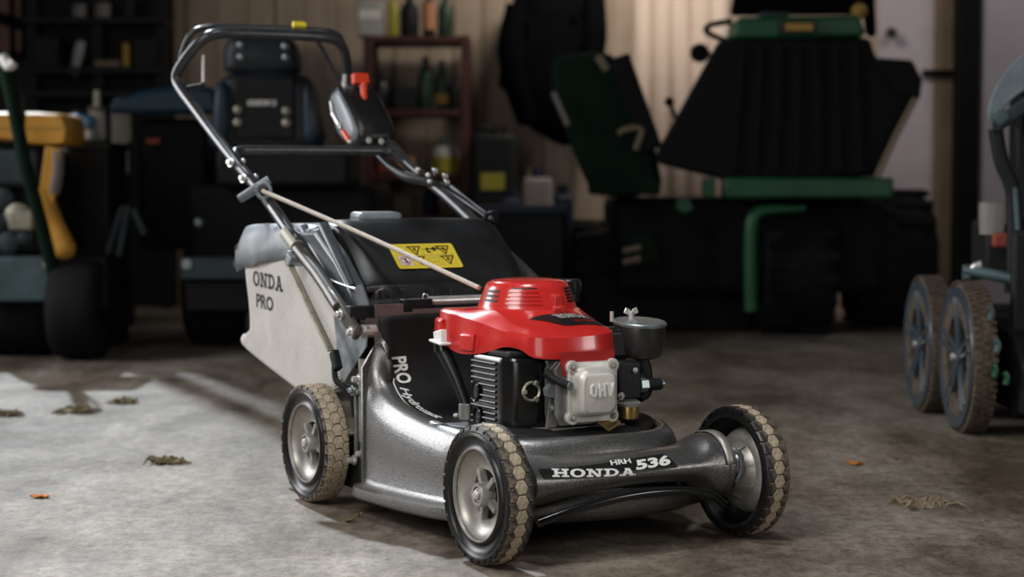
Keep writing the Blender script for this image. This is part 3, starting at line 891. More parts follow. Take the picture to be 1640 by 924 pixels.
    # lower crossbar
    G().tube([(-.186, -.79, .604), (-.178, -.82, .620), (-.165, -.835, .628), (-.12, -.838, .630), (.12, -.838, .630), (.165, -.835, .628), (.178, -.82, .620), (.190, -.78, .600)], .0095, 12, 5).obj('crossbar', M_TUBE, root)
    # blade bail behind the top bar
    G().tube([(-.193, -1.100, .800), (-.192, -1.082, .840), (-.178, -1.072, .876), (-.15, -1.064, .8905), (-.10, -1.06, .895), (.10, -1.06, .895), (.15, -1.064, .8905), (.176, -1.075, .872), (.19, -1.09, .82)], .0062, 10, 5).obj('brake_bail', M_TUBE, root)
    G().cyl((.046, -1.048, .9035), (.076, -1.048, .9035), .0078).obj('yellow_cap', M_YELLOWCAP, root, bevel=.002)
    G().tube([(-.16, -1.045, .832), (-.16, -1.046, .775)], .0042, 8).obj('lever_pin', M_CHROME, root)
    G().tube([(-.16, -1.046, .768), (-.185, -1.075, .762)], .006, 8).obj('lever_pivot', M_BLACK, root)
    G().tube([(.098, -1.041, .874), (.135, -1.055, .825), (.168, -1.072, .778)], .0048, 8, 4).obj('drive_lever_rod', M_TUBE, root)
    # control pod
    pod = G()
    pr = [(-1.030, .752), (-.985, .770), (-.940, .742), (-.885, .690), (-.870, .655), (-.90, .640), (-.955, .650), (-1.00, .688)]
    rings = []
    for x, k in ((.118, .80), (.124, .95), (.134, 1.0), (.190, 1.0), (.202, .96), (.208, .82)):
        cy = sum(p[0] for p in pr)/len(pr); cz = sum(p[1] for p in pr)/len(pr)
        rings.append([(x, cy+(p[0]-cy)*k, cz+(p[1]-cz)*k) for p in cr(pr, 3, closed=True)])
    podo = pod.loft(rings).obj('control_pod', M_BLACK, root, smooth=50)
    sh = G().loft([[(.112, cy+(p[0]-cy)*k, cz+(p[1]-cz)*k) for p in cr(pr, 3, closed=True)] if x is None else [(x, cy+(p[0]-cy)*k, cz+(p[1]-cz)*k) for p in cr(pr, 3, closed=True)] for x, k in ((.1135, .62), (.1155, .78), (.1205, .86), (.126, .90))])
    sh.obj('pod_side_cover', M_BLUEGREY, podo, smooth=60)
    g = G().tube([(.166, -.945, .735), (.170, -.955, .762), (.172, -.962, .778)], [.008, .008, .010], 10, 3)
    g.box((.168, -.968, .786), (.036, .018, .024), Matrix.Rotation(.3, 3, 'X')); g.obj('throttle_lever', M_ORANGE, podo, bevel=.003)
    g = G().tube([(.112, -.935, .672), (.112, -.905, .652)], [.006, .0065], 10); g.obj('safety_tab', M_ORANGE, podo)
    g = G().tube([(.110, -.985, .712), (.111, -.945, .680)], .0038, 8); g.tube([(.110, -.985, .712), (.110, -.995, .738)], .0032, 8); g.ball((.1105, -.952, .686), .0065); g.ball((.112, -.903, .650), .0055); g.obj('shift_rod', M_CHROME, podo)
    for q in ((.146, -1.02, .762), (.158, -1.02, .764)): G().ball(q, .0062).obj('pod_fastener', M_CHROME, podo)
    G().bolt((.196, -.905, .690), (.3, .8, .5), .005, .006).obj('pod_fastener', M_CHROME, podo)
    G().tube([(.165, -1.04, .758), (.165, -1.04, .80)], .005, 8).obj('pod_pin', M_CHROME, podo)
    for q in ((.140, -.868, .652), (.165, -.86, .650)): G().bolt(q, (0, 1, .3), .0045, .006).obj('pod_fastener', M_CHROME, podo)
    # cable run along the right tube
    G().tube([(.155, -.86, .625), (.158, -.80, .598), (.168, -.74, .576), (.186, -.68, .566), (.203, -.62, .545), (.210, -.55, .520), (.205, -.47, .497)], [.007, .010, .012, .011, .007, .006, .005], 10, 5).obj('cable', M_BLACK, root)
    G().tube([(.210, -.63, .556), (.214, -.57, .53), (.207, -.46, .496)], .004, 8, 4).obj('cable', M_BLUEGREY, root)
    for sg, y, z in ((1, -.70, .586), (1, -.655, .575), (-1, -.775, .603), (-1, -.71, .572), (1, -.648, .562)):
        G().bolt((sg*.205, y, z), (sg, .3, .3), .006, .008).obj('bolt', M_CHROME, root)
        G().ball((sg*.176, y-.01, z+.004), .0055).obj('bolt_end', M_CHROME, root)
    # starter grip, guide and rope
    G().tube([(-.235, -.655, .534), (-.213, -.628, .553), (-.190, -.617, .570)], [.0085, .0095, .0085], 12, 4).obj('starter_grip', M_BLUEGREY, root)
    ring = [(-.210+.008*math.cos(2*PI*k/14), -.596+.014*math.cos(2*PI*k/14), .549+.014*math.sin(2*PI*k/14)) for k in range(14)]
    g = G().tube(ring, .0038, 8, closed=True); g.tube([(-.212, -.596, .535), (-.208, -.585, .522), (-.203, -.580, .517)], .004, 8, 3); g.obj('rope_guide', M_BLUEGREY, root)
    G().tube([(-.214, -.592, .549), (-.142, -.297, .472), (-.072, .000, .391)], .0042, 10, 8).obj('starter_rope', M_ROPE, root)

    # ---------------- engine
    cy0 = .035
    eng_parts(root, cy0)
    FLIP = False
    return root

def eng_parts(root, cy0):
    # red shroud: polar outline round the crank with wall, shoulder, slope, collar
    #  angle 0 = forwards (+y), positive towards +x
    out = [(-180, .118, .292, .352), (-150, .128, .290, .354), (-128, .150, .306, .356), (-112, .140, .300, .354), (-98, .124, .288, .350), (-80, .118, .288, .345), (-62, .120, .294, .338), (-46, .134, .304, .331), (-35, .148, .302, .328), (-27, .166, .291, .325), (-16, .172, .288, .324), (0, .173, .288, .325),
           (14, .176, .288, .327), (24, .172, .289, .329), (31, .158, .292, .331), (40, .134, .296, .334), (60, .120, .298, .338), (90, .118, .298, .345), (120, .118, .296, .350), (150, .118, .294, .352)]
    d = cr(out, 5, closed=False)
    # close smoothly over the back
    d = [q for q in d]
    d += [(150+6*i, .118, .294-.002*i/5, .352) for i in range(1, 5)]
    def P(a, r, z): return (r*math.sin(math.radians(a)), cy0+r*math.cos(math.radians(a)), z)
    rings = []
    for k in range(9):
        row = []
        for a, r, zb, zs in d:
            if k == 0: q = (r-.006, zb)
            elif k == 1: q = (r+.0015, zb-.001)
            elif k == 2: q = (r+.002, zb+.003)
            elif k == 3: q = (r-.001, zb+(zs-zb)*.45)
            elif k == 4: q = (r-.0035, zs-.0035)
            elif k == 5: q = (r-.009, zs)
            elif k == 6: q = ((r-.009)*.5+.086*.5, zs*.5+.3575*.5)
            elif k == 7: q = (.086, .358)
            else: q = (.074, .361)
            row.append(P(a, *q))
        rings.append(row)
    shroud = G().loft(rings, cap=False).obj('engine_shroud', M_RED, root, smooth=45)
    # recoil cover
    prof = [(.352, .086), (.3555, .087), (.358, .0835), (.364, .0815), (.392, .0715), (.400, .067), (.4045, .058), (.4065, .040), (.407, .0)]
    rings = [[(r*math.sin(2*PI*k/60), cy0+r*math.cos(2*PI*k/60), z) for k in range(60)] for z, r in prof]
    rc = G().loft(rings, cap=True).obj('recoil_cover', M_RED, root, smooth=40)
    G().lathe([(0, .0865), (.004, .0865)], (0, cy0, .3515), (0, 0, 1), 60).obj('cover_gap', M_BLACKMAT, root)
    # louvres: dark slots and raised ribs on the sloped wall
    def wall(a, z, off=0.0):
        r = .0815 + (z-.364)/(.392-.364)*(-.010) + off
        return Vector((r*math.sin(a), cy0+r*math.cos(a), z))
    def slot(a0, a1, z0, z1, off, m, name, th=.0015):
        n = 6; rows = []
        for o in (off-th, off):
            pass
        top = [wall(a0+(a1-a0)*i/n, z1, off) for i in range(n+1)]; bot = [wall(a0+(a1-a0)*i/n, z0, off) for i in range(n+1)]
        topi = [wall(a0+(a1-a0)*i/n, z1, off-th) for i in range(n+1)]; boti = [wall(a0+(a1-a0)*i/n, z0, off-th) for i in range(n+1)]
        g = G(); g.loft([[topi[i], top[i], bot[i], boti[i]] for i in range(n+1)])
        return g.obj(name, m, rc, smooth=30)
    cam_a = math.atan2(-.497, .867)          # direction of the viewer round the crank
    for da0, da1 in ((-1.15, -.68), (.98, 1.52), (2.6, 3.3), (-2.7, -2.1)):
        for k in range(5 if da0 > 0 else 3):
            z = .370 + k*.0052 if da0 > 0 else .371 + k*.0075
            slot(cam_a+da0, cam_a+da1, z, z+.0030 if da0 > 0 else z+.004, .0007, M_INK, 'cooling_slot')
    for k in range(4):
        z = .368 + k*.0065
        slot(cam_a-.48+.02*k, cam_a+.30-.02*k, z, z+.0036, .0016, M_RED, 'louvre', .003)
    slot(cam_a-.38, cam_a+.22, .3925, .3950, -.0001, M_INK, 'cooling_slot')
    g = G(); g.box(wall(cam_a+.62, .372, .003), (.018, .014, .026), Matrix.Rotation(-(cam_a+.62), 3, 'Z')); g.box(wall(cam_a+.62, .360, .006), (.026, .010, .012), Matrix.Rotation(-(cam_a+.62), 3, 'Z')); g.obj('cover_lug', M_RED, rc, bevel=.003, bseg=3)
    # decal on the shroud top
    def top(x, y, off=.0012):
        a = math.degrees(math.atan2(x, y-cy0)); r = math.hypot(x, y-cy0)
        for q, p in zip(d, d[1:]):
            if q[0] <= a <= p[0]:
                t = (a-q[0])/(p[0]-q[0]); ro = q[1]+(p[1]-q[1])*t - .009; zs = q[3]+(p[3]-q[3])*t
                break
        else: ro, zs = d[0][1]-.009, d[0][3]
        rm, zm = (ro+.086)/2, (zs+.3575)/2
        k = (r-.086)/max(1e-4, (ro-.086)); z = .358+(zs-.358)*k
        return Vector((x, y, z+off))
    def decal(u, v, off=.0012):     # u across 0..1, v up (towards the crank) 0..1
        xl, xr = -.055+.048*(1-v), .062+.006*(1-v)
        return top(xl+(xr-xl)*u, .172-.040*v-.02*u*(1-v)*0, off)
    rows = [[decal(i/12, j/8) for i in range(13)] for j in range(9)]
    G().loft(rows, closed=False).obj('shroud_decal', M_INK, shroud, smooth=180)
    v, f = subdiv_faces(*slab_text('HONDA', 1, 1), .08)
    print_on('decal_lettering', (v, f), lambda u, w: decal(.30+.55*u, .56+.32*w, .0024), M_ALUBRIGHT, shroud)
    v, f = subdiv_faces(*fit_text('EASY START', 1, 1, bold=.01), .1)
    print_on('decal_lettering', (v, f), lambda u, w: decal(.38+.52*u, .18+.22*w, .0024), M_REDDARK, shroud)
    # recesses on the right side of the shroud with a pale tab
    def lwall(a, z, off):
        a = a % 360
        if a > 180: a -= 360
        for q, p in zip(d, d[1:]):
            if q[0] <= a <= p[0]:
                t = (a-q[0])/(p[0]-q[0]); r = q[1]+(p[1]-q[1])*t; break
        else: r = d[0][1]
        return Vector(P(a, r+off, z))
    g = G()
    for a0, a1, z0, z1 in ((-128, -112, .312, .342), (-92, -76, .292, .322)):
        rows = [[lwall(a0+(a1-a0)*k/4, z1, .0005), lwall(a0+(a1-a0)*k/4, z1-.004, .0055), lwall(a0+(a1-a0)*k/4, z0, .0065), lwall(a0+(a1-a0)*k/4, z0, -.004)] for k in range(5)]
        G().loft(rows).obj('shroud_pocket', M_RED, shroud, smooth=40, bevel=.002)
    # oil filler with white dipstick cap
    c = Vector((-.132, -.022, .303))
    g = G().box(c+Vector((0, 0, .008)), (.016, .028, .020), Matrix.Rotation(.2, 3, 'X')); g.box(c+Vector((-.004, .004, -.001)), (.022, .044, .005), Matrix.Rotation(-.1, 3, 'X')); g.obj('dipstick_cap', M_WHITE, root, bevel=.002)
    g = G().cyl((-.132, -.022, .300), (-.131, -.019, .286), .0145); g.obj('filler_neck', M_GLOSSBLACK, root)
    g = G().tube([(-.131, -.019, .288), (-.120, .010, .24), (-.112, .03, .196)], [.0125, .010, .009], 14, 4); g.obj('oil_filler_tube', M_BLACK, root)
    g = G().lathe([(0, .0165), (.036, .0155), (.038, .013), (.034, .010)], (-.110, .030, .166), (0, 0, 1), 22); g.obj('filler_base', M_GREY, root)
    G().ball((-.126, .02, .182), .006).obj('drain_plug', M_ZINC, root)

    # crankcase, cylinder fins, head, valve cover
    g = G().lathe([(0, .115), (.012, .115), (.02, .10), (.06, .095), (.11, .092), (.125, .1)], (0, cy0, .165), (0, 0, 1), 40, cap=True); g.obj('crankcase', M_BLACKMAT, root)
    g = G().prism([(-.10, .10, .172), (.09, .10, .172), (.09, .205, .172), (-.05, .21, .172), (-.095, .16, .172)], (0, 0, .006)); g.obj('engine_base', M_GREY, root)
    for k in range(8):
        y = .128 + k*.0120
        w = .062 - .001*k; zt = .284; zb = .176 + .001*k
        G().prism([(-w+.010, y, zb), (w-.010, y, zb), (w, y, zb+.014), (w, y, zt-.01), (w-.01, y, zt), (-w+.012, y, zt), (-w, y, zt-.012), (-w, y, zb+.018)], (0, .0042, 0)).obj('cooling_fin', M_FIN, root)
    g = G().box((0, .165, .232), (.092, .1, .088)); g.obj('cylinder_block', M_FIN, root, bevel=.006)
    # valve cover
    def rr(w, h, r, y, cx=.006, cz=.236, n=5, cut=False):
        q = []
        for sx, sz, a in ((1, 1, 0), (-1, 1, 90), (-1, -1, 180), (1, -1, 270)):
            for k in range(n):
                t = math.radians(a + 90*k/(n-1))
                q.append((cx+sx*(w-r)+r*math.cos(t), y, cz+sz*(h-r)+r*math.sin(t)))
        return q
    head = G().loft([rr(.047, .050, .014, .217), rr(.047, .050, .014, .224)]).obj('cylinder_head', M_FIN, root)
    fl = G().loft([rr(.0445, .0470, .012, .2235), rr(.0455, .0480, .012, .2250), rr(.0455, .0480, .012, .2310), rr(.0445, .0470, .012, .2320)])
    vc = fl.obj('valve_cover', M_ALUBRIGHT, root, smooth=40)
    for sx in (-1, 1):
        for sz in (-1, 1):
            e = (.006+sx*.0375, .2235, .236+sz*.0400)
            G().lathe([(0, .0112), (.0078, .0112), (.0088, .0100), (.0088, 0)], e, (0, 1, 0), 20).obj('cover_ear', M_ALUBRIGHT, vc)
            G().bolt((e[0], .2320, e[2]), (0, 1, 0), .0036, .005).obj('cover_bolt', M_ALU, vc)
    G().loft([rr(.0385, .0400, .018, .2318), rr(.0370, .0385, .0175, .2350), rr(.0350, .0365, .0165, .2450), rr(.0335, .0350, .0155, .2475), rr(.0290, .0305, .0135, .2520), rr(.0270, .0285, .0125, .2525)], cap=True).obj('cover_dome', M_ALUBRIGHT, vc, smooth=25)
    # raised letters O H V
    g = G()
    def stroke(pts, closed=False):
        n = len(pts)
        for i in range(n if closed else n-1):
            a, b = pts[i], pts[(i+1) % n]
            g.bar((a[0], .2532, a[1]), (b[0], .2532, b[1]), .0044, .0048, (0, 1, 0))
    z0, z1 = .2305, .2510
    O = [(-.0125, z0+.0045), (-.0125, z1-.0045), (-.0095, z1-.0005), (-.0045, z1-.0005), (-.0015, z1-.0045), (-.0015, z0+.0045), (-.0045, z0+.0005), (-.0095, z0+.0005)]
    I = [(-.0095, z0+.0058), (-.0095, z1-.0058), (-.0082, z1-.0042), (-.0058, z1-.0042), (-.0045, z1-.0058), (-.0045, z0+.0058), (-.0058, z0+.0042), (-.0082, z0+.0042)]
    yb, yt = .2515, .2562
    g.loft([[(p[0], yb, p[1]) for p in O], [(p[0], yt, p[1]) for p in O], [(p[0], yt, p[1]) for p in I], [(p[0], yb, p[1]) for p in I]], cap=False)
    g.prism([(x_, yb, z_) for x_, z_ in ((.0030, z0), (.0064, z0), (.0064, z0+.0083), (.0112, z0+.0083), (.0112, z0), (.0146, z0), (.0146, z1), (.0112, z1), (.0112, z0+.0120), (.0064, z0+.0120), (.0064, z1), (.0030, z1))], (0, yt-yb, 0))
    g.prism([(x_, yb, z_) for x_, z_ in ((.0168, z1), (.0204, z1), (.0240, z0+.0065), (.0276, z1), (.0312, z1), (.0258, z0), (.0222, z0))], (0, yt-yb, 0))
    g.obj('raised_lettering', M_LETTER, vc, smooth=0)
    # red bracket between shroud and cover
    G().prism([(-.052, .222, .300), (.050, .222, .300), (.050, .222, .288), (-.012, .222, .276), (-.020, .222, .262), (-.044, .222, .262)], (0, .004, 0)).obj('shroud_bracket', M_REDDARK, root)
    G().bolt((-.033, .226, .270), (0, 1, 0), .0055, .006).obj('bolt', M_OLIVE, root)
    # spark plug and cap
    g = G().tube([(-.066, .205, .268), (-.056, .222, .256), (-.045, .243, .249)], [.008, .0058, .0068], 12, 3); g.obj('plug_cap', M_BLACKMAT, root)
    G().cyl((-.045, .243, .249), (-.044, .246, .2485), .0066).obj('plug_cap_end', M_BLUEGREY, root)
    g = G().cyl((-.062, .206, .240), (-.060, .216, .239), .0115, 6); g.obj('spark_plug_nut', M_ZINC, root)
    g = G(); g.bolt((-.058, .21, .212), (0, 1, 0), .0035, .004); g.obj('bolt', M_ZINC, root)
    G().prism([(-.064, .200, .180), (-.046, .2, .180), (-.046, .2, .225), (-.056, .2, .225)], (0, .006, 0)).obj('head_lug', M_GREY, root)
    G().prism([(.020, .225, .184), (.050, .225, .192), (.056, .235, .182), (.030, .24, .172)], (0, 0, .003)).obj('bronze_bracket', M_BRASS, root)
    # muffler guard: rounded box with ribs on its side and an outlet in front
    x0, x1, y0, y1, zb, zt = -.114, -.046, .048, .182, .170, .288
    ol = [(x0, y0+.01), (x0+.003, y0), (x1, y0), (x1, y1-.012), (x1-.004, y1-.003), (x1-.014, y1), (x0+.03, y1-.004), (x0+.012, y1-.012), (x0+.003, y1-.028), (x0, y1-.045)]
    olc = cr(ol, 3, closed=True)
    ccx, ccy = (x0+x1)/2, (y0+y1)/2
    mg = G().loft([[(ccx+(p[0]-ccx)*k, ccy+(p[1]-ccy)*k, z) for p in olc] for z, k in ((zb+.004, .86), (zb, .93), (zb+.003, .985), (zb+.010, 1.0), (zt-.012, 1.0), (zt-.004, .985), (zt, .94), (zt-.002, .80))]).obj('muffler_guard', M_GLOSSBLACK, root, smooth=50)
    for k in range(12):
        z = zb + .008 + k*.0090
        yb = y0+.004; ye = y1-.05
        if k in (2, 6): yb = y0+.045
        G().tube([(x0-.0002, yb, z), (x0-.0008, (yb+ye)/2, z), (x0-.0002, ye, z)], .0026, 8).obj('guard_rib', M_BLACK, mg)
    for zc, yc in ((.186, .075), (.228, .068)):
        q = [(x0-.0035, yc+.011*math.cos(t*PI/9), zc+.016*math.sin(t*PI/9)) for t in range(18)]
        G().tube(q, .0022, 6, closed=True).obj('guard_opening_rim', M_GLOSSBLACK, mg)
        G().prism([(x0-.0025, p[1], p[2]) for p in q], (-.0005, 0, 0)).obj('guard_opening', M_INK, mg)
    oc = Vector((-.078, y1-.001, .236))
    G().lathe([(.0, .0170), (.003, .0165), (.0042, .0145), (.002, .0120), (-.006, .0115)], oc, (0, 1, 0), 26).obj('outlet_ring', M_OLIVE, mg)
    G().lathe([(.0012, .0), (.0012, .0125)], oc, (0, 1, 0), 26).obj('outlet_bore', M_INK, mg)
    for k in range(3):
        a = .5+k*2.1
        G().box(oc+Vector((.0145*math.sin(a), .004, .0145*math.cos(a))), (.007, .004, .009), Matrix.Rotation(a, 3, 'Y')).obj('outlet_tab', M_OLIVE, mg, bevel=.001)
    G().box((-.076, .11, .292), (.06, .10, .012)).obj('muffler_top', M_BLACKMAT, root, bevel=.004)

    # air cleaner drum, carburettor
    ac = Vector((.158, .130, .276)); ax = Vector((.0, .10, .99))
    g = G().lathe([(0, .020), (.001, .034), (.004, .040), (.012, .0425), (.050, .0435), (.056, .0425)], ac, ax, 44); g.obj('air_cleaner', M_GREY, root, smooth=40).data.materials[0] = mat('dark_satin_canister', (0.060, 0.058, 0.058), 0.28, 0.6, var=.1)
    g = G().lathe([(.055, .0450), (.059, .0455), (.061, .043), (.0625, .030), (.063, .0)], ac, ax, 44); g.obj('air_cleaner_lid', M_ZINC, root, smooth=30)
    wn = Vector((.150, .122, .344))
    g = G().cyl(wn-Vector((0, 0, .006)), wn+Vector((0, 0, .008)), .005); g.box(wn+Vector((-.008, 0, .008)), (.010, .003, .010), Matrix.Rotation(.4, 3, 'Y')); g.box(wn+Vector((.008, 0, .008)), (.010, .003, .010), Matrix.Rotation(-.4, 3, 'Y')); g.obj('wing_nut', M_CHROME, root, bevel=.001)
    G().cyl((.118, .112, .335), (.118, .112, .352), .0035).obj('stud', M_CHROME, root)
    G().box((.105, .125, .300), (.06, .05, .055)).obj('intake_elbow', M_BLACK, root, bevel=.01)
    g = G().box((.100, .178, .245), (.045, .035, .062)); g.box((.118, .165, .240), (.05, .03, .03)); g.obj('carburettor_body', M_BLACK, root, bevel=.004)
    g = G().tube([(.150, .150, .282), (.156, .160, .25), (.150, .168, .222), (.135, .17, .212)], [.012, .010, .010, .008], 12, 4); g.obj('breather_hose', M_BLACKMAT, root)
    g = G().cyl((.115, .185, .235), (.172, .185, .235), .0065); g.cyl((.124, .185, .235), (.138, .185, .235), .012, 6); g.obj('fuel_fitting', M_ZINC, root)
    g = G().cyl((.140, .185, .235), (.165, .185, .235), .010); g.obj('fuel_hose', M_BLACKMAT, root)
    g = G().lathe([(.0, .021), (.005, .0215), (.007, .018)], (.094, .200, .205), (0, 0, 1), 24, cap=True); g.obj('carburettor_flange', M_ALU, root)
    g = G().lathe([(0, .012), (.003, .0165), (.022, .0175), (.024, .017)], (.094, .200, .182), (0, 0, 1), 24, cap=True); g.obj('float_bowl', M_BRASS, root)
    g = G().lathe([(0, .010), (.008, .017), (.010, .0175)], (.094, .200, .175), (0, 0, 1), 24, cap=True); g.obj('bowl_base', M_BLACK, root)
    g = G(); g.bolt((.094, .200, .176), (0, 0, -1), .004, .006); g.bolt((.078, .202, .222), (0, 1, 0), .004, .005); g.bolt((.108, .198, .262), (0, 1, 0), .003, .004); g.obj('bolt', M_CHROME, root)
    # fuel tank and cap behind the starter
    G().loft([[(.10+.055*math.cos(2*PI*k/24)*q, -.07+.06*math.sin(2*PI*k/24)*q, z) for k in range(24)] for z, q in ((.285, .9), (.29, 1), (.345, 1), (.358, .85), (.362, .4))]).obj('fuel_tank', M_BLACK, root, smooth=50)
    G().lathe([(0, .020), (.014, .020), (.016, .022), (.036, .0225), (.039, .020), (.039, 0)], (.138, -.06, .358), (0, 0, 1), 28).obj('fuel_cap', M_BLACK, root, smooth=30)
    for k in range(10):
        a = 2*PI*k/10
        G().box((.138+.0225*math.sin(a), -.06+.0225*math.cos(a), .384), (.005, .004, .018), Matrix.Rotation(-a, 3, 'Z')).obj('cap_knurl', M_BLACK, root, bevel=.001)
build_mower()

# ================================================================== BACKGROUND THINGS
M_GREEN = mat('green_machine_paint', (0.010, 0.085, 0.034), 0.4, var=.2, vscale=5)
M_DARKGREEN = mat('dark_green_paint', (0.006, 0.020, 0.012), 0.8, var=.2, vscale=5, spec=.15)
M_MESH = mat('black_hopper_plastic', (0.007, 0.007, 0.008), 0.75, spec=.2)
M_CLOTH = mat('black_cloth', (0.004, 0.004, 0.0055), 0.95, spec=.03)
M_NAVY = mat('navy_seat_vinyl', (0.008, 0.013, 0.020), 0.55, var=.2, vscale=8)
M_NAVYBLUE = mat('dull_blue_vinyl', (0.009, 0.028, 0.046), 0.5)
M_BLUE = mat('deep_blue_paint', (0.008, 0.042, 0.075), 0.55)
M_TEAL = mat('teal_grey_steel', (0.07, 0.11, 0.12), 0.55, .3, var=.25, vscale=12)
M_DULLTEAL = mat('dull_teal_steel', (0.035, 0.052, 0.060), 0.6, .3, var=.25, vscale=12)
M_COVER = mat('pale_slate_plastic', (0.20, 0.25, 0.28), 0.4, var=.15)
M_AMBER = mat('amber_yellow_paint', (0.62, 0.30, 0.035), 0.45, var=.12, vscale=6)
M_RUST = mat('red_brown_shelf_paint', (0.065, 0.016, 0.013), 0.6, var=.3, vscale=20)
M_SKYBLUE = mat('sky_blue_label', (0.20, 0.42, 0.75), 0.5)
M_PALE = mat('pale_plastic', (0.80, 0.78, 0.73), 0.6)
M_BEIGE = mat('beige_panel', (0.58, 0.54, 0.46), 0.7, var=.1)
M_LIME = mat('yellow_green_label', (0.42, 0.38, 0.03), 0.5)
M_BOTTLE = mat('dark_bottle_plastic', (0.010, 0.013, 0.013), 0.6, spec=.3)
M_DKGREENB = mat('bottle_green_plastic', (0.02, 0.05, 0.03), 0.4)
M_SALMON = mat('salmon_label', (0.55, 0.24, 0.12), 0.5)
M_BOXWHITE = mat('grey_white_carton', (0.42, 0.41, 0.40), 0.8, var=.1)
M_OCHRE = mat('ochre_label', (0.45, 0.27, 0.05), 0.6)
M_REDBOX = mat('dull_red_carton', (0.25, 0.045, 0.025), 0.7)
M_BLUEB = mat('navy_blue_plastic', (0.008, 0.018, 0.045), 0.6)
M_STRUT = mat('tan_strut', (0.22, 0.17, 0.11), 0.6)
M_PINK = mat('pinkish_brick', (0.34, 0.20, 0.17), 0.85, var=.15, vscale=8)
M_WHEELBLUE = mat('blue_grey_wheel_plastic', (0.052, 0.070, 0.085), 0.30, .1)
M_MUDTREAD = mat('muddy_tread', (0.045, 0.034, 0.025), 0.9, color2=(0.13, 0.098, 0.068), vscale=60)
M_LEAF = mat('dry_brown_leaf', (0.20, 0.13, 0.06), 0.9, var=.3, vscale=80)
M_LEAFORANGE = mat('orange_leaf', (0.55, 0.19, 0.03), 0.8, var=.3, vscale=80)
M_MOSS = mat('dry_grass_clump', (0.17, 0.135, 0.07), 0.95, var=.4, vscale=60)

def pbox(g, x0, y0, x1, y1, Y, depth, taper=None):
    """box whose front face fills a frame area at depth Y and runs back by depth"""
    a, b = at(x0, y1, Y), at(x1, y0, Y)
    return g.box(((a.x+b.x)/2, Y+depth/2, (a.z+b.z)/2), (b.x-a.x, depth, b.z-a.z))
def ppoly(g, pts, Y, depth):
    return g.prism([at(x, y, Y) for x, y in pts], (0, depth, 0))
def root_at(name, label, cat, px, Y, z=0.0, group=None):
    p = at(px, 283, Y)
    return tag(empty(name, (p.x, Y, z)), label, cat, group)
def part(root, name, g, m, **k):
    """child whose points are given in world space"""
    l = root.location
    if root.parent: l = l + root.parent.location
    g.v = [(p[0]-l.x, p[1]-l.y, p[2]-l.z) for p in g.v]
    return g.obj(name, m, root, **k)
def sub(parent_obj, root, name, g, m, **k):
    l = root.location
    g.v = [(p[0]-l.x, p[1]-l.y, p[2]-l.z) for p in g.v]
    return g.obj(name, m, parent_obj, **k)
def fat_tyre(g, c, r, w, n=40, axis=(1, 0, 0)):
    h = w/2
    return g.lathe([(-h*.9, r*.55), (-h, r*.62), (-h, r*.86), (-h*.85, r*.95), (-h*.5, r), (h*.5, r), (h*.85, r*.95), (h, r*.86), (h, r*.62), (h*.9, r*.55)], c, axis, n, wrap=True)

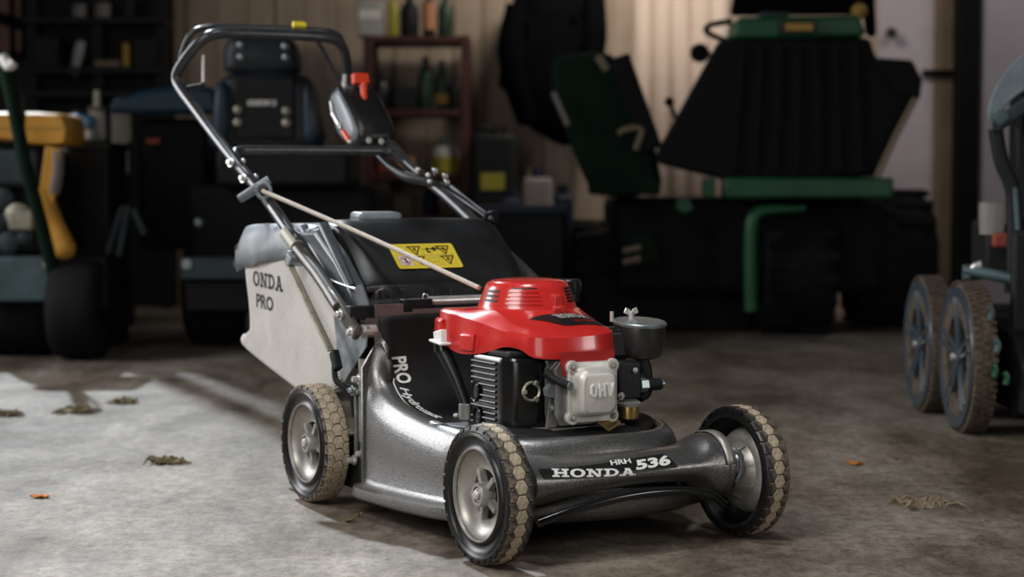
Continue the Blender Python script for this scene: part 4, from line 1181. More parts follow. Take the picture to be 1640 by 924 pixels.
# ---------------- green ride-on machine
def green_machine():
    Y = 6.7
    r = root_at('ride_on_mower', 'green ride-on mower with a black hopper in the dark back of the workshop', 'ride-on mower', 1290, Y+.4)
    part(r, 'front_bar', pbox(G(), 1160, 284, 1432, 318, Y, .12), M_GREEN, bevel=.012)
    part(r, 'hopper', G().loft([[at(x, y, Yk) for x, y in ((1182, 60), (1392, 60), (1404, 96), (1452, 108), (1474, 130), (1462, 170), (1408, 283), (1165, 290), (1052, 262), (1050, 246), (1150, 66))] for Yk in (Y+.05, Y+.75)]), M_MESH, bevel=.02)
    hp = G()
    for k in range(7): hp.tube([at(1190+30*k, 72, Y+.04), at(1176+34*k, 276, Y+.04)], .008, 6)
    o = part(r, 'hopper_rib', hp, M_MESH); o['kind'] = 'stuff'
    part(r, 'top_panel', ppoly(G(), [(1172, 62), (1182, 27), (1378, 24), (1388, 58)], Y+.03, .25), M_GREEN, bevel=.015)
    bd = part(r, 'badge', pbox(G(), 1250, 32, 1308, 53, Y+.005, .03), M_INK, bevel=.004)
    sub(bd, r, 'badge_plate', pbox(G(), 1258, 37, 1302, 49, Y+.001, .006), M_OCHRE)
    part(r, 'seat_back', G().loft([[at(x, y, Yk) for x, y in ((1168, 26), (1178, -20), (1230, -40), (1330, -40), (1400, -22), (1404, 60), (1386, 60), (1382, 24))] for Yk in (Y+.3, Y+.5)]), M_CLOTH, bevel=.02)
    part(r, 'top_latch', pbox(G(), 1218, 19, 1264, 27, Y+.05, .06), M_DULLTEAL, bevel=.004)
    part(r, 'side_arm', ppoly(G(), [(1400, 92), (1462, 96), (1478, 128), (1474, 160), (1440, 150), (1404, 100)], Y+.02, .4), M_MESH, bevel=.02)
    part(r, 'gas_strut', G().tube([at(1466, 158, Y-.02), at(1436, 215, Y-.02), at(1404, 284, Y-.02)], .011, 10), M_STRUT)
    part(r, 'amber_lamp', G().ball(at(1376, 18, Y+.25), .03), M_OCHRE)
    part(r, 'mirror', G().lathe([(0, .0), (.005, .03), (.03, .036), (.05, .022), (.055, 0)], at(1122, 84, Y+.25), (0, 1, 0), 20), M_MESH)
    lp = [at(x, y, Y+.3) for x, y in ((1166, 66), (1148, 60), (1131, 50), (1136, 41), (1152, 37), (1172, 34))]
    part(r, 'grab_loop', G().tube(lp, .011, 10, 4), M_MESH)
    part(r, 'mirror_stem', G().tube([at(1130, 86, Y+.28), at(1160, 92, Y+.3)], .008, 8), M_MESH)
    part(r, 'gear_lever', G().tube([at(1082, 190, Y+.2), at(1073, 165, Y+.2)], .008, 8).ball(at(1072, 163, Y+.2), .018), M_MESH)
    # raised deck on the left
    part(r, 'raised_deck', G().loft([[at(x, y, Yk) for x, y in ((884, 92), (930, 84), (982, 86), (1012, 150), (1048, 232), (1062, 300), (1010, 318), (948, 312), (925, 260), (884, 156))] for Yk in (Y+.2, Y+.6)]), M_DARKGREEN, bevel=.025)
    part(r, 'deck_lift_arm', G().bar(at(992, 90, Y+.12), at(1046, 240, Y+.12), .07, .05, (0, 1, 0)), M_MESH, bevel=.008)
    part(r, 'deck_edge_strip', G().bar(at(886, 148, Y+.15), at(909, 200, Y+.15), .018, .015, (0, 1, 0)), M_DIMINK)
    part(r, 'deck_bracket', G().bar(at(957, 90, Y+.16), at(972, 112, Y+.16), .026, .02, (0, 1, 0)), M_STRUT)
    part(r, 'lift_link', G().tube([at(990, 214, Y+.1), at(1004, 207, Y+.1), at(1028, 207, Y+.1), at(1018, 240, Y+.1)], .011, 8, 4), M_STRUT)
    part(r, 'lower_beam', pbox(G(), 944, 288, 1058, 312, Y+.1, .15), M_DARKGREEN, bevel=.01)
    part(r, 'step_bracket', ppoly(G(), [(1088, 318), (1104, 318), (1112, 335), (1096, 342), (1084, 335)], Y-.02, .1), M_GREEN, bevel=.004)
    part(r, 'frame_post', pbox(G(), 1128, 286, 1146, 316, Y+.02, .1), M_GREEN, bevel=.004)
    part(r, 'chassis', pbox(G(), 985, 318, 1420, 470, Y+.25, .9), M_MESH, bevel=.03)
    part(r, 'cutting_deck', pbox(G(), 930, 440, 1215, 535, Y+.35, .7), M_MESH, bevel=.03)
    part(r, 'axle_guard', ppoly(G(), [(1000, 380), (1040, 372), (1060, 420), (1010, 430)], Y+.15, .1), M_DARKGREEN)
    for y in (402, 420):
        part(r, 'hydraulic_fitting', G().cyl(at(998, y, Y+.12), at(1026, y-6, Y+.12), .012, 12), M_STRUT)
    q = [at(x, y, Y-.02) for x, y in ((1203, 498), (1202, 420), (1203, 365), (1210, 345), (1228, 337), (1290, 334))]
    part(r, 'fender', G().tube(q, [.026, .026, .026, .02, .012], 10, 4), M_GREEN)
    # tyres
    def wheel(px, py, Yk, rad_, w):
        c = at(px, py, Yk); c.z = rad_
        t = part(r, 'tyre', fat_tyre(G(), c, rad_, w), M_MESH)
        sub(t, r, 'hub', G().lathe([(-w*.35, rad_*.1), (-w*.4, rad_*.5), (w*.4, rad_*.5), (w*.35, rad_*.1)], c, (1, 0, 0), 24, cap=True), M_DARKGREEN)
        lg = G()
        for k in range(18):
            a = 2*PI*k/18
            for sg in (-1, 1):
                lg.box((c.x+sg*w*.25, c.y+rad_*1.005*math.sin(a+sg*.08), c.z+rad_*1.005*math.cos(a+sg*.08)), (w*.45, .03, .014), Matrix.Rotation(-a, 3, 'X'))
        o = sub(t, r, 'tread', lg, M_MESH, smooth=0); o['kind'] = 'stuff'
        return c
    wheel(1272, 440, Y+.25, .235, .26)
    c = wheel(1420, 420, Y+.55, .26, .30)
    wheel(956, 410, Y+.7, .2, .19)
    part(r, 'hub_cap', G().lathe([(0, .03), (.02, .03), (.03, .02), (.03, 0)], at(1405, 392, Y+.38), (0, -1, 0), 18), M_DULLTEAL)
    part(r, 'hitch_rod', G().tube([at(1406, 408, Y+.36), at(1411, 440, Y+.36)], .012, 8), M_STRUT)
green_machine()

# ---------------- black jacket hung on the wall
def jacket():
    Y = 8.32
    ol = [(838, -30), (900, -34), (948, -24), (966, 20), (963, 60), (950, 90), (958, 150), (946, 220), (925, 228), (905, 233), (884, 226), (852, 206), (824, 187), (816, 152), (799, 138), (801, 108), (812, 52), (822, 0)]
    cx, cy = 885, 95
    r = root_at('hanging_jacket', 'black jacket hanging on the plank wall above the yellow-labelled drum', 'jacket', 885, Y)
    dn = cr(ol, 3, closed=True)
    rings = []
    for k, dy in ((.55, -.075), (.8, -.06), (.95, -.03), (1.0, .02), (.98, .12), (.9, .16)):
        rings.append([at(cx+(p[0]-cx)*k, cy+(p[1]-cy)*k, Y) + Vector((0, dy+.018*math.sin(p[0]*.35), 0)) for p in dn])
    part(r, 'body', G().loft(rings), M_CLOTH, smooth=180)
    part(r, 'sleeve', G().tube([at(828, 10, Y-.05), at(818, 80, Y-.07), at(832, 150, Y-.06), at(846, 196, Y-.04)], [.05, .06, .055, .045], 14, 4), M_CLOTH)
    part(r, 'sleeve', G().tube([at(950, -10, Y-.05), at(952, 60, Y-.07), at(940, 140, Y-.06), at(930, 205, Y-.04)], [.05, .055, .05, .045], 14, 4), M_CLOTH)
    part(r, 'hook', G().tube([at(893, -34, Y+.26), at(893, -40, Y+.0), at(893, -30, Y-.02)], .008, 8), M_ZINC)
jacket()

# ---------------- shelf unit with its load
SY = 8.2
def shelf():
    r = root_at('shelf_unit', 'red-brown metal shelf unit against the plank wall', 'shelf', 667, SY)
    for x0, x1 in ((582, 597), (738, 753)):
        for Yk in (SY-.02, SY+.30):
            a, b = at(x0, 60, SY).x, at(x1, 60, SY).x
            z1 = at(600, 57, SY).z
            part(r, 'upright', G().box(((a+b)/2, Yk+.02, z1/2), (b-a, .04, z1)), M_RUST, bevel=.003)
    for y in (63, 181, 283, 352):
        z = at(600, y, SY).z; a, b = at(584, y, SY).x, at(752, y, SY).x
        part(r, 'shelf_board', G().box(((a+b)/2, SY+.16, z), (b-a, .35, .028)), M_RUST, bevel=.003)
shelf()
def bottle(name, label, cat, px, base, w, h, m, mcap, Y=None, mlabel=None, lab=(.15, .6), group=None):
    Y = Y or SY+.1
    p = at(px, base, Y); s = Y/F_PX
    r = tag(empty(name, p), label, cat, group)
    R_ = w*s/2; H = h*s
    G().lathe([(0, R_*.9), (.006, R_), (H*.62, R_), (H*.74, R_*.75), (H*.82, R_*.38), (H*.9, R_*.36)], (0, 0, 0), (0, 0, 1), 20, cap=True).obj('body', m, r)
    G().lathe([(H*.86, R_*.42), (H, R_*.42)], (0, 0, 0), (0, 0, 1), 16, cap=True).obj('cap', mcap, r)
    if mlabel: G().lathe([(H*lab[0], R_*1.02), (H*lab[1], R_*1.02)], (0, 0, 0), (0, 0, 1), 20).obj('label', mlabel, r)
    return r
def carton(name, label, cat, x0, y0, x1, y1, m, Y=None, depth=.18, band=None, group=None):
    Y = Y or SY+.06
    a = at((x0+x1)/2, y1, Y)
    r = tag(empty(name, (a.x, Y, a.z)), label, cat, group)
    part(r, 'body', pbox(G(), x0, y0, x1, y1, Y, depth), m, bevel=.006)
    part(r, 'lid_flap', pbox(G(), x0+1, y0-1.5, x1-1, y0, Y+.01, depth*.9), m)
    if band: part(r, 'label', pbox(G(), x0+3, y0+(y1-y0)*band[0], x1-3, y0+(y1-y0)*band[1], Y-.002, .003), band[2])
    return r
carton('carton', 'greyish white carton at the left end of the top shelf', 'box', 572, 2, 612, 58, M_BOXWHITE, band=(.25, .5, M_PALE))
bottle('oil_bottle', 'yellow bottle beside the white carton on the top shelf', 'bottle', 630, 58, 16, 70, M_LIME, M_BOTTLE)
bottle('oil_bottle', 'wide dark bottle between yellow and salmon bottles on top shelf', 'bottle', 656, 58, 30, 66, M_BOTTLE, M_BLACK)
bottle('spray_bottle', 'bottle with salmon label on the top shelf', 'bottle', 687, 58, 20, 72, M_BOTTLE, M_BOTTLE, mlabel=M_SALMON, lab=(.14, .74))
bottle('oil_bottle', 'dark olive bottle at the right end of the top shelf', 'bottle', 713, 58, 24, 66, M_DKGREENB, M_BLACK)
bottle('oil_can', 'black rounded can at the left end of the middle shelf', 'can', 609, 176, 32, 62, M_BLACK, M_BLACK)
carton('tool_box', 'low dark box on the middle shelf', 'box', 630, 140, 668, 176, M_BOTTLE)
bottle('green_bottle', 'tall bottle-green bottle in the middle of the middle shelf', 'bottle', 682, 176, 26, 84, M_DKGREENB, M_BLACK)
bottle('grey_bottle', 'dark bottle with ochre label right of the tall green bottle', 'bottle', 708, 176, 22, 78, M_DKGREENB, M_DULLTEAL, mlabel=M_OCHRE, lab=(.12, .32))
bottle('small_bottle', 'small dark bottle at the right end of the middle shelf', 'bottle', 728, 176, 17, 52, M_BOTTLE, M_BLACK)
bottle('detergent_bottle', 'white bottle with a broad yellow label on the lower shelf', 'bottle', 713, 277, 44, 56, M_BOXWHITE, M_BLUEGREY, mlabel=M_LIME, lab=(.0, .46), Y=SY+.08)
carton('carton', 'dull red carton on the lower shelf', 'box', 604, 242, 632, 277, M_REDBOX)
carton('carton', 'ochre carton beside the dull red one on the lower shelf', 'box', 634, 252, 664, 277, M_OCHRE)
bottle('blue_can', 'dark blue can at the left of the bottom shelf', 'can', 612, 345, 26, 44, M_BLUEB, M_BLACK)
bottle('blue_can', 'dark blue can right of the middle of the bottom shelf', 'can', 690, 345, 28, 48, M_BLUEB, M_BLACK)
carton('carton', 'brown carton in the middle of the bottom shelf', 'box', 630, 312, 662, 345, M_STRUT)

def drum():
    Y = 8.0
    r = root_at('oil_drum', 'black square drum with yellow-green label right of the shelf unit', 'drum', 790, Y)
    a, b = at(755, 300, Y).x, at(828, 300, Y).x; zt = at(790, 214, Y).z
    part(r, 'body', G().box(((a+b)/2, Y+.12, zt/2), (b-a, .26, zt)), M_BOTTLE, bevel=.025, bseg=3)
    part(r, 'label', pbox(G(), 770, 277, 808, 304, Y-.013, .004), M_LIME)
    part(r, 'cap', G().cyl(at(800, 214, Y+.1), at(800, 203, Y+.1), .03, 16), M_BLACK)
    part(r, 'handle', G().tube([at(766, 216, Y+.1), at(768, 206, Y+.1), at(786, 206, Y+.1), at(788, 216, Y+.1)], .012, 8, 3), M_BLACK)
drum()
def jerry(name, label, px0, px1, py, m, Y=7.9):
    r = root_at(name, label, 'canister', (px0+px1)/2, Y)
    a, b = at(px0, 300, Y).x, at(px1, 300, Y).x; zt = at(px0, py, Y).z
    part(r, 'body', G().box(((a+b)/2, Y+.1, zt/2), (b-a, .2, zt), taper=.9), m, bevel=.02, bseg=3)
    part(r, 'cap', G().cyl(((a+b)/2, Y+.1, zt-.01), ((a+b)/2, Y+.1, zt+.04), .022, 14), M_BLUEB)
    part(r, 'handle', G().tube([((a*.75+b*.25), Y+.1, zt-.01), ((a*.75+b*.25), Y+.1, zt+.03), ((a*.6+b*.4), Y+.1, zt+.035), ((a*.6+b*.4), Y+.1, zt-.01)], .007, 8), m)
jerry('canister', 'pale grey canister with a blue cap behind the fuel cap', 834, 888, 284, mat('mid_grey_plastic', (0.22, 0.20, 0.20), 0.6), 8.2)
jerry('canister', 'navy canister between the pale canister and the green machine', 888, 920, 312, M_BLUEB, 7.7)
jerry('canister', 'navy canister in front of the black drum', 800, 836, 318, M_BLUEB, 7.7)
def bin_box():
    Y = 7.2
    r = root_at('storage_bin', 'wide black storage bin in front of the canisters beside the green machine', 'bin', 840, Y)
    a, b = at(765, 300, Y).x, at(912, 300, Y).x; zt = at(840, 330, Y).z
    part(r, 'body', G().box(((a+b)/2, Y+.15, zt*.48), (b-a-.02, .28, zt*.96)), M_BLACKMAT, bevel=.02)
    part(r, 'rim', G().box(((a+b)/2, Y+.15, zt-.015), (b-a, .30, .03)), M_BLUEB, bevel=.006)
bin_box()

# ---------------- tractor with high-backed seat behind the handle
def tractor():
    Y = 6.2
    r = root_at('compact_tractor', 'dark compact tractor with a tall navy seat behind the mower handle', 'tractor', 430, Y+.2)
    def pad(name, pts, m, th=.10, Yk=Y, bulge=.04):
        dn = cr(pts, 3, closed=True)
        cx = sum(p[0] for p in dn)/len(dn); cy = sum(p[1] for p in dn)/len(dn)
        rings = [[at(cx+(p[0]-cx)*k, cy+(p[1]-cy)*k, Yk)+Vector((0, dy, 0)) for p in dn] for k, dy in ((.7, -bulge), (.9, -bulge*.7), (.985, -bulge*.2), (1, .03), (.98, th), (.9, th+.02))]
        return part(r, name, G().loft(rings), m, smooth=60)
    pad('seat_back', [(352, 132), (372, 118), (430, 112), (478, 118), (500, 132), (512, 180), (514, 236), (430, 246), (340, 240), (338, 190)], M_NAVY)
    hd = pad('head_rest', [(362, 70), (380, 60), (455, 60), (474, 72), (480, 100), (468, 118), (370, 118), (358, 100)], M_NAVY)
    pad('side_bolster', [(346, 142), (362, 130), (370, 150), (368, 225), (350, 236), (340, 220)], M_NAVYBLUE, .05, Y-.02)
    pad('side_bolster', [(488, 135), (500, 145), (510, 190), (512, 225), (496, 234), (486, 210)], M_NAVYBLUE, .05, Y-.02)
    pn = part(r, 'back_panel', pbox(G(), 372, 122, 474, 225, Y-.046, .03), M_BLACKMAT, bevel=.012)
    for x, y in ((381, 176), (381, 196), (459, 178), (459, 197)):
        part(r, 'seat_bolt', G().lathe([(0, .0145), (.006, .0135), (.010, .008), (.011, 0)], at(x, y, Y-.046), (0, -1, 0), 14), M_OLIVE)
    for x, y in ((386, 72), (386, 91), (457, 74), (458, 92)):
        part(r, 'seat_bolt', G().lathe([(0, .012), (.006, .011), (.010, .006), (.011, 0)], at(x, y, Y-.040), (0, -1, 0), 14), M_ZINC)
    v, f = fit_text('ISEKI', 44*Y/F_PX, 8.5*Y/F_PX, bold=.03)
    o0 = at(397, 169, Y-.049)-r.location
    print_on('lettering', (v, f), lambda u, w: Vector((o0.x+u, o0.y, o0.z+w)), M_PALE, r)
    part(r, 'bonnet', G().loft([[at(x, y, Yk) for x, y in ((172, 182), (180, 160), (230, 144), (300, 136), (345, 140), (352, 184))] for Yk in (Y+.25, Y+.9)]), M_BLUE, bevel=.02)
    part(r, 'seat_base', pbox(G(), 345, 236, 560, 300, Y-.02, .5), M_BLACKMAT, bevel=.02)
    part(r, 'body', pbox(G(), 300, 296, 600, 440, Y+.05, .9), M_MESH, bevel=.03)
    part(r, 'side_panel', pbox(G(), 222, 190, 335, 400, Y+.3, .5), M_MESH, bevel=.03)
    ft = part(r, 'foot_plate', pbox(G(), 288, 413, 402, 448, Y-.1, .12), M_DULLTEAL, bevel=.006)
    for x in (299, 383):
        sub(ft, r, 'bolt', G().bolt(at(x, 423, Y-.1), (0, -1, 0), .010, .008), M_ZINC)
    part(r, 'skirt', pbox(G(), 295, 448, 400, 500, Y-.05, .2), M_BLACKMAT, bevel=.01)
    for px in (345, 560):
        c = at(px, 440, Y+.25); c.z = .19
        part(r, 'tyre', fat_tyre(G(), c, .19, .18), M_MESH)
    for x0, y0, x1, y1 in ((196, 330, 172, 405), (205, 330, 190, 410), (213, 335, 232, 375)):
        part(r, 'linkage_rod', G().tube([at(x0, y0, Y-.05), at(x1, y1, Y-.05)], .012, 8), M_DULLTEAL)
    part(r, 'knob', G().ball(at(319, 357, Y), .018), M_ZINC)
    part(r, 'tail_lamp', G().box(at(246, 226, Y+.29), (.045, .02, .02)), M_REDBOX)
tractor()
def panel_thing():
    Y = 7.25
    r = root_at('leaning_board', 'beige board standing upright behind the white and blue jug', 'board', 196, Y)
    part(r, 'board', ppoly(G(), [(178, 178), (204, 178), (206, 278), (198, 280), (190, 245), (178, 226)], Y, .06), M_BEIGE, bevel=.003)
    a = at(196, 226, Y)
    part(r, 'stand', G().box((a.x, Y+.03, a.z/2), (.06, .05, a.z)), M_BOTTLE)
panel_thing()

# ---------------- plate compactor like machine on the left with amber tank
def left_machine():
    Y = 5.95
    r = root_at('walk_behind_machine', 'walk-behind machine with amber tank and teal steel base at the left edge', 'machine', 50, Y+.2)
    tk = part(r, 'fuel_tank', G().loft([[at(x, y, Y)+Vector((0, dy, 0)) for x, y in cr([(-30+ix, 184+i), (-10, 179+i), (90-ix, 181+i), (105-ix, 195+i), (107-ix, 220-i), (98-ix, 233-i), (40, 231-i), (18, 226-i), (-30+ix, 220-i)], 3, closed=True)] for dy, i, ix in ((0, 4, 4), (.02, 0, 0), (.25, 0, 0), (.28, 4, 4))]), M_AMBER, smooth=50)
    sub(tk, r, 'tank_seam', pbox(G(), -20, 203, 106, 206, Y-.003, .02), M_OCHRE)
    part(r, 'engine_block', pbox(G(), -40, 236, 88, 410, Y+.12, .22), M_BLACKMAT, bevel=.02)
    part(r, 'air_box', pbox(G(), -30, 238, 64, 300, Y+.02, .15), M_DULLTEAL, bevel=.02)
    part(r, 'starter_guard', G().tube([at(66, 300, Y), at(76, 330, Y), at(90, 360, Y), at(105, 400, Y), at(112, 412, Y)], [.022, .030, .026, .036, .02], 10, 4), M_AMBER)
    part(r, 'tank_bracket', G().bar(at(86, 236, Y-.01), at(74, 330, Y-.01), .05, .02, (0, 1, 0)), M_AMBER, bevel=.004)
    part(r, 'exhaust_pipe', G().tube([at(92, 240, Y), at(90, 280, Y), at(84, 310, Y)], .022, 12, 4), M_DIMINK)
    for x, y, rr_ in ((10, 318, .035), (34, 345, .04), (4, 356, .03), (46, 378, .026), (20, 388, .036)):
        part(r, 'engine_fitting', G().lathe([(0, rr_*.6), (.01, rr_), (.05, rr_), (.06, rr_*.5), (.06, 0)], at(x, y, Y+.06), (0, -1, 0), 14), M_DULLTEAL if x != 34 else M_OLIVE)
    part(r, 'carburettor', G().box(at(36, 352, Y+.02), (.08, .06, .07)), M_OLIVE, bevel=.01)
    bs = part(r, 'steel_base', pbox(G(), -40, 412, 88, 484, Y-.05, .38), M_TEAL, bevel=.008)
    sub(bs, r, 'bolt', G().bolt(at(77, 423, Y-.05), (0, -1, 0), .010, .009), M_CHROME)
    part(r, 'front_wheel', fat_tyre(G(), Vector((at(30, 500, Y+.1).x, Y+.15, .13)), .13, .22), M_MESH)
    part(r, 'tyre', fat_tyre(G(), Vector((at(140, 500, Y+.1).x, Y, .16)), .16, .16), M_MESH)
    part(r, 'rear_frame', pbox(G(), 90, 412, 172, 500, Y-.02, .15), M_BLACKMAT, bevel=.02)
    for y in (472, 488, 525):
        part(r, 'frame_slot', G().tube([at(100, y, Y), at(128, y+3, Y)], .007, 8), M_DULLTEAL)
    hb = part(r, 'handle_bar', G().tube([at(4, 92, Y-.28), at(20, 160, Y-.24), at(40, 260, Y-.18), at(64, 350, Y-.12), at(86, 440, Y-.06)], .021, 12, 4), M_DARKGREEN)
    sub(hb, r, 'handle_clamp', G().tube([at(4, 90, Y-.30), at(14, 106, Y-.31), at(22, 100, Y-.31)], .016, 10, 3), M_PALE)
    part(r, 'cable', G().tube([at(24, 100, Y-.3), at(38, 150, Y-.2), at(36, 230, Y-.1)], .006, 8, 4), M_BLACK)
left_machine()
def crate():
    Y = 6.32
    r3 = root_at('storage_crate', 'black storage crate under the white jug and the spool', 'crate', 146, Y)
    zt = at(127, 228, Y+.04).z
    a, b = at(109, 300, Y).x, at(174, 300, Y).x
    part(r3, 'body', G().box(((a+b)/2, Y+.16, zt*.65), (b-a, .30, zt*.70)), M_BLACKMAT, bevel=.01)
    part(r3, 'rim', G().box(((a+b)/2, Y+.16, zt-.013), (b-a+.01, .32, .024)), M_BOTTLE, bevel=.004)
    part(r3, 'stand', G().box(((a+b)/2, Y+.16, zt*.15), (b-a, .28, zt*.3)), M_BLACKMAT)
crate()
def jug():
    Y = 6.36
    a = at(127, 228, Y)
    r = tag(empty('jug', a), 'white jug with sky-blue top standing right of the amber tank', 'jug')
    part(r, 'body', G().loft([[at(x, y, Y)+Vector((0, dy, 0)) for x, y in cr([(108+i, 204+i), (140-i, 204+i), (146-i, 212), (146-i, 224-i), (108+i, 228-i)], 2, closed=True)] for dy, i in ((0, 3), (.02, 0), (.12, 0), (.14, 3))]), M_PALE, smooth=60)
    part(r, 'top', G().loft([[at(x, y, Y)+Vector((0, dy, 0)) for x, y in cr([(107+i, 183+i), (138-i, 184+i), (142-i, 200), (107+i, 203)], 2, closed=True)] for dy, i in ((.01, 3), (.03, 0), (.11, 0), (.13, 3))]), M_SKYBLUE, smooth=60)
    part(r, 'cap', G().cyl(at(124, 184, Y+.07), at(124, 176, Y+.07), .02, 14), M_BLUEB)
    Y2 = 6.52
    a = at(156, 225, Y2)
    r2 = tag(empty('spool', a), 'brown-grey spool with a thin neck between the jug and the beige board', 'spool')
    part(r2, 'body', G().lathe([(0, .026), (.01, .032), (.10, .030), (.12, .012), (.17, .011), (.172, .0)], a, (0, 0, 1), 18), M_BEIGE)
    part(r2, 'neck_band', G().lathe([(.10, .0325), (.115, .0325)], a, (0, 0, 1), 18), M_STRUT)
jug()

# ---------------- dark rack with tools, top left
def rack():
    Y = 8.15
    r = root_at('tool_rack', 'dark tool rack filling the upper left of the back wall', 'rack', 140, Y)
    a, b = at(36, 100, Y).x, at(262, 100, Y).x
    part(r, 'back_panel', G().box(((a+b)/2, Y+.25, .85), (b-a, .03, 1.7)), M_BLACKMAT)
    for x in (44, 150, 255):
        c = at(x, 100, Y).x
        part(r, 'post', G().box((c, Y+.10, .85), (.045, .05, 1.7)), M_BOTTLE)
    for y in (32, 112, 150):
        z = at(100, y, Y).z
        part(r, 'rack_shelf', G().box(((a+b)/2, Y+.13, z), (b-a, .25, .025)), M_BOTTLE)
rack()
RY = 8.12
for k, (x, w, h, m, lab) in enumerate(((128, 24, 22, M_DIMINK, 'left dull grey disc-shaped tin on the upper rack shelf'), (165, 26, 24, M_DIMINK, 'right dull grey tin on the upper rack shelf'), (205, 20, 34, M_BOTTLE, 'narrow dark tin on the upper rack shelf'))):
    p = at(x, 27.5, RY+.05); s = RY/F_PX
    r = tag(empty('tin', p), lab, 'tin')
    G().lathe([(0, w*s/2), (h*s*.9, w*s/2)], (0, 0, 0), (0, 0, 1), 20, cap=True).obj('body', m, r)
    G().lathe([(h*s*.88, w*s/2*1.04), (h*s, w*s/2*1.04), (h*s, 0)], (0, 0, 0), (0, 0, 1), 20).obj('lid', M_DULLTEAL, r)
def scraper():
    r = root_at('hand_tool', 'tool with a pale tapered handle hanging in the tool rack', 'tool', 124, RY)
    part(r, 'handle', G().tube([at(130, 66, RY), at(126, 84, RY), at(121, 106, RY)], [.018, .022, .016], 12, 4), M_BOXWHITE)
    part(r, 'blade', G().bar(at(121, 106, RY), at(116, 120, RY+.01), .05, .004, (0, 1, 0)), M_DULLTEAL)
    part(r, 'hang_loop', G().tube([at(130, 66, RY), at(131, 58, RY), at(133, 66, RY)], .003, 6, 3), M_BLACK)
scraper()
for x0, y0, x1, y1, m, lab in ((150, 98, 192, 107, M_STRUT, 'flat brown box low in the tool rack'), (196, 70, 206, 107, M_OCHRE, 'slim ochre box standing in the tool rack'), (212, 62, 248, 107, M_BOTTLE, 'dark carton at the right of the tool rack'), (52, 60, 92, 107, M_BOTTLE, 'dark carton at the left of the tool rack')):
    carton('box', lab, 'box', x0, y0, x1, y1, m, Y=RY+.03, depth=.15)
def window_left():
    Y = 8.3
    wn = G(); pbox(wn, -60, -60, 34, 84, Y+.2, .04)
    o = wn.obj('window_2', M_PINK, smooth=0); o['kind'] = 'structure'
    for x in (-12, 18): 
        pbox(G(), x-2, -60, x+2, 84, Y+.17, .03).obj('glazing_bar', M_DARKPOST, o)
    for y in (30,):
        G().bar(at(-60, 10, Y+.17), at(36, 40, Y+.17), .05, .03, (0, 1, 0)).obj('glazing_bar', M_DARKPOST, o)
    pbox(G(), 34, -60, 42, 92, Y+.16, .05).obj('window_frame', M_DARKPOST, o)
    pbox(G(), -60, 84, 42, 92, Y+.16, .05).obj('window_frame', M_DARKPOST, o)
window_left()

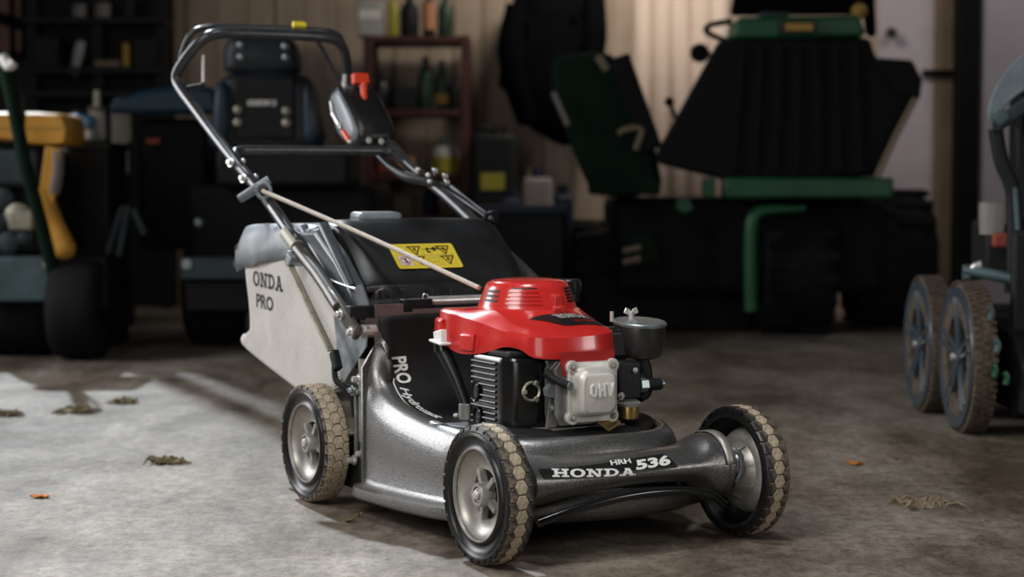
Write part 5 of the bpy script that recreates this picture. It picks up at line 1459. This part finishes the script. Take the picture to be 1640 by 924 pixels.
# ---------------- second mower at the right edge
def right_mower():
    Y = 4.24
    X0 = at(1536, 575, Y).x
    r = tag(empty('wheeled_mower', (X0+.4, Y+.2, 0)), 'dark wheeled mower with grey cover, cut off by the right edge', 'lawn mower')
    def big_wheel(c, rad_, w):
        t = part(r, 'wheel', fat_tyre(G(), c, rad_, w, 56), M_MUDTREAD)
        rp = [(-.50, .78), (-.56, .86), (-.53, .93), (-.46, .94), (-.44, .85), (-.30, .80), (.3, .80), (.3, .76), (-.34, .76)]
        sub(t, r, 'rim', G().lathe([(a*w, b*rad_) for a, b in rp], c, (1, 0, 0), 48, wrap=True), M_WHEELBLUE)
        for k in range(5):
            for d in (-.13, .13):
                a = 2*PI*k/5+d; a2 = 2*PI*k/5+d*.9
                p0 = c+Vector((-.34*w, rad_*.16*math.sin(a*1.0+d), rad_*.16*math.cos(a+d))); p1 = c+Vector((-.46*w, rad_*.80*math.sin(a2), rad_*.80*math.cos(a2)))
                sub(t, r, 'spoke', G().bar(p0, p1, .013, .012, (1, 0, 0)), M_WHEELBLUE, bevel=.003)
        sub(t, r, 'hub', G().lathe([(-w*.1, rad_*.2), (-w*.5, rad_*.17), (-w*.55, rad_*.1), (-w*.55, 0)], c, (1, 0, 0), 28), M_WHEELBLUE)
        sub(t, r, 'axle_nut', G().lathe([(-w*.55, .010), (-w*.68, .009), (-w*.70, 0)], c, (1, 0, 0), 12), M_CHROME)
        sub(t, r, 'wheel_back', G().lathe([(w*.1, 0), (w*.1, rad_*.8)], c, (1, 0, 0), 36), M_BLACKMAT)
        lg = G()
        for k in range(64):
            a = 2*PI*k/64
            for j in (-1, 0, 1):
                aa = a + (PI/64 if j else 0)
                lg.box((c.x+j*w*.29, c.y+rad_*math.sin(aa), c.z+rad_*math.cos(aa)), (w*.27, .010, .005), Matrix.Rotation(-aa, 3, 'X'))
        o = sub(t, r, 'tread', lg, M_MUDTREAD, smooth=0); o['kind'] = 'stuff'
    w = .058
    big_wheel(Vector((X0+w*.35, 4.24, .170)), .170, w)
    big_wheel(Vector((X0+w*.35-.005, 4.62, .166)), .166, w)
    Yc = 4.35
    part(r, 'deck', G().loft([[Vector((X0+.09, y, z)) for y, z in ((4.05, .06), (4.05, .17), (4.15, .24), (4.72, .26), (4.8, .1), (4.8, .06))], [Vector((X0+.75, y, z)) for y, z in ((4.05, .06), (4.05, .17), (4.15, .24), (4.72, .26), (4.8, .1), (4.8, .06))]]), M_BLACKMAT, bevel=.01)
    part(r, 'axle_bar', G().cyl((X0+.03, 4.24, .17), (X0+.7, 4.24, .17), .014), M_DULLTEAL)
    part(r, 'frame_rail', G().tube([at(1548, 432, Yc), at(1590, 440, Yc-.05), at(1660, 456, Yc-.1)], .014, 10, 4), M_TEAL)
    part(r, 'height_lever', G().tube([at(1552, 440, Yc), at(1562, 428, Yc-.02), at(1574, 424, Yc-.03)], .011, 10, 4), M_CHROME)
    part(r, 'lever_plate', G().box(at(1553, 436, Yc+.02), (.03, .03, .035)), M_TEAL, bevel=.004)
    part(r, 'engine_can', G().lathe([(-.045, .034), (.0, .036), (.03, .036), (.036, .02), (.036, 0)], at(1592, 345, Yc+.15), (0, 0, 1), 22, cap=True), M_DIMINK)
    part(r, 'engine_body', G().box(at(1610, 395, Yc+.2), (.13, .16, .13)), M_BLACKMAT, bevel=.012)
    part(r, 'fuel_bottle', G().box(at(1603, 385, Yc+.08), (.04, .03, .035)), M_REDBOX, bevel=.008)
    part(r, 'rear_stay', G().tube([at(1594, 206, Yc), at(1604, 260, Yc), at(1622, 310, Yc), at(1624, 420, Yc), at(1620, 470, Yc)], .017, 12, 4), M_BLUEGREY).data.materials[0] = M_BOTTLE
    part(r, 'rear_stay', G().tube([at(1636, 205, Yc+.3), at(1640, 300, Yc+.3), at(1650, 440, Yc+.3)], .017, 12, 4), M_BOTTLE)
    part(r, 'control_rod', G().tube([at(1626, 300, Yc-.1), at(1632, 420, Yc-.1), at(1628, 560, Yc-.1)], .006, 8, 4), M_TEAL)
    part(r, 'side_skirt', G().box(at(1665, 520, Yc-.18), (.13, .03, .42)), M_BLACKMAT, bevel=.01)
    cv = part(r, 'grey_cover', G().loft([[at(x, y, Yc+dy) for x, y in cr(((1583, 178), (1590, 150), (1612, 112), (1650, 80), (1720, 60), (1720, 128), (1650, 142), (1620, 160), (1588, 192)), 3, closed=True)] for dy in (-.04, .26)]), M_COVER, bevel=.008)
    sub(cv, r, 'cover_lip', G().loft([[at(x, y, Yc+dy) for x, y in ((1586, 196), (1640, 155), (1720, 136), (1720, 158), (1660, 170), (1600, 212), (1590, 208))] for dy in (-.06, .26)]), M_DULLTEAL, bevel=.006)
    sub(cv, r, 'cover_latch', G().bar(at(1594, 196, Yc-.07), at(1612, 180, Yc-.07), .028, .02, (0, 1, 0)), M_TEAL, bevel=.004)
    part(r, 'engine_side', G().box(at(1690, 300, Yc+.25), (.16, .3, .5)), M_BLACKMAT, bevel=.02)
    for x, y, m in ((1584, 500, M_TEAL), (1594, 552, M_TEAL), (1590, 592, M_GREEN), (1608, 604, M_GREEN)):
        part(r, 'bracket', G().tube([at(x, y-8, Yc-.29), at(x+5, y, Yc-.29), at(x+2, y+12, Yc-.29)], .007, 8, 3), m)
right_mower()

# ---------------- leaves and clumps on the floor
def leaf(px, py, wpx, m, label, seed, kind='leaf', hgt=.006):
    p = floor_at(px, py)
    rnd = random.Random(seed)
    Lw = wpx*p.y/F_PX
    n = 14; ring = []
    rot = rnd.uniform(-.4, .4)
    top = []; bot = []
    for k in range(n):
        a = 2*PI*k/n
        rr_ = 1 + .35*rnd.uniform(-1, 1) + (.25 if k % 3 == 0 else 0)
        x, y = Lw/2*rr_*math.cos(a), Lw*.42*rr_*math.sin(a)
        x, y = x*math.cos(rot)-y*math.sin(rot), x*math.sin(rot)+y*math.cos(rot)
        z = hgt*(.35+.65*rnd.random())
        top.append((x, y, z+.0012)); bot.append((x, y, max(.0002, z-.0012)))
    g = G(); o = len(g.v)
    c1, c2 = (0, 0, hgt*.5+.0014), (0, 0, .0001)
    g.v = top+bot+[c1, c2]
    for k in range(n):
        j = (k+1) % n
        g.f += [(k, j, 2*n), (n+j, n+k, 2*n+1), (k, n+k, n+j, j)]
    ob = g.obj(kind, m, smooth=0, loc=p)
    return tag(ob, label, kind)
def clump(px, py, wpx, label, seed, m=None):
    p = floor_at(px, py); rnd = random.Random(seed)
    r = tag(empty('grass_clump', p), label, 'grass clump')
    g = G(); Lw = wpx*p.y/F_PX
    for k in range(46):
        x = rnd.gauss(0, Lw*.22); y = rnd.gauss(0, Lw*.20); a = rnd.uniform(0, PI*2); l = rnd.uniform(.012, .035)
        x = max(-Lw/2, min(Lw/2, x))
        g.tube([(x, y, .002+rnd.random()*.004), (x+math.cos(a)*l/2, y+math.sin(a)*l/2, rnd.uniform(.003, .014)), (x+math.cos(a)*l, y+math.sin(a)*l, .002)], [.0022, .003, .001], 5)
    o = g.obj('dry_blades', m or M_MOSS, r, smooth=0); o['kind'] = 'stuff'
    g = G().loft([[(Lw*.36*k*math.cos(a*PI/6)*(1+.3*math.sin(a*2.3+seed)), Lw*.3*k*math.sin(a*PI/6)*(1+.25*math.cos(a*3.1+seed)), z) for a in range(12)] for k, z in ((1, .0003), (.85, .005), (.4, .009))])
    g.obj('mat', m or M_MOSS, r, smooth=0)
clump(268, 741, 52, 'dry brown clump on the bright floor left of the rear wheel', 3)
clump(118, 660, 62, 'long dry clump on the far left floor', 5)
clump(14, 666, 30, 'dry clump at the left edge of the floor', 8)
clump(198, 646, 34, 'small dry clump furthest back on the left floor', 11)
clump(1476, 810, 88, 'long dark twig-like clump on the right floor', 14, M_STRUT)
leaf(64, 797, 26, M_LEAFORANGE, 'small orange-brown leaf near the left edge of the floor', 21)
leaf(517, 803, 16, M_LEAFORANGE, 'orange leaf lying against the rear wheel', 22, hgt=.009)
leaf(559, 836, 15, M_LEAF, 'pale brown leaf in front of the deck side', 23)
leaf(1369, 745, 22, M_LEAFORANGE, 'orange leaf on the right floor', 24, hgt=.010)
leaf(574, 827, 8, M_LEAF, 'tiny brown leaf flake in front of the deck side', 25)
leaf(1435, 736, 10, M_LEAF, 'dark brown leaf flake right of the orange leaf', 26)
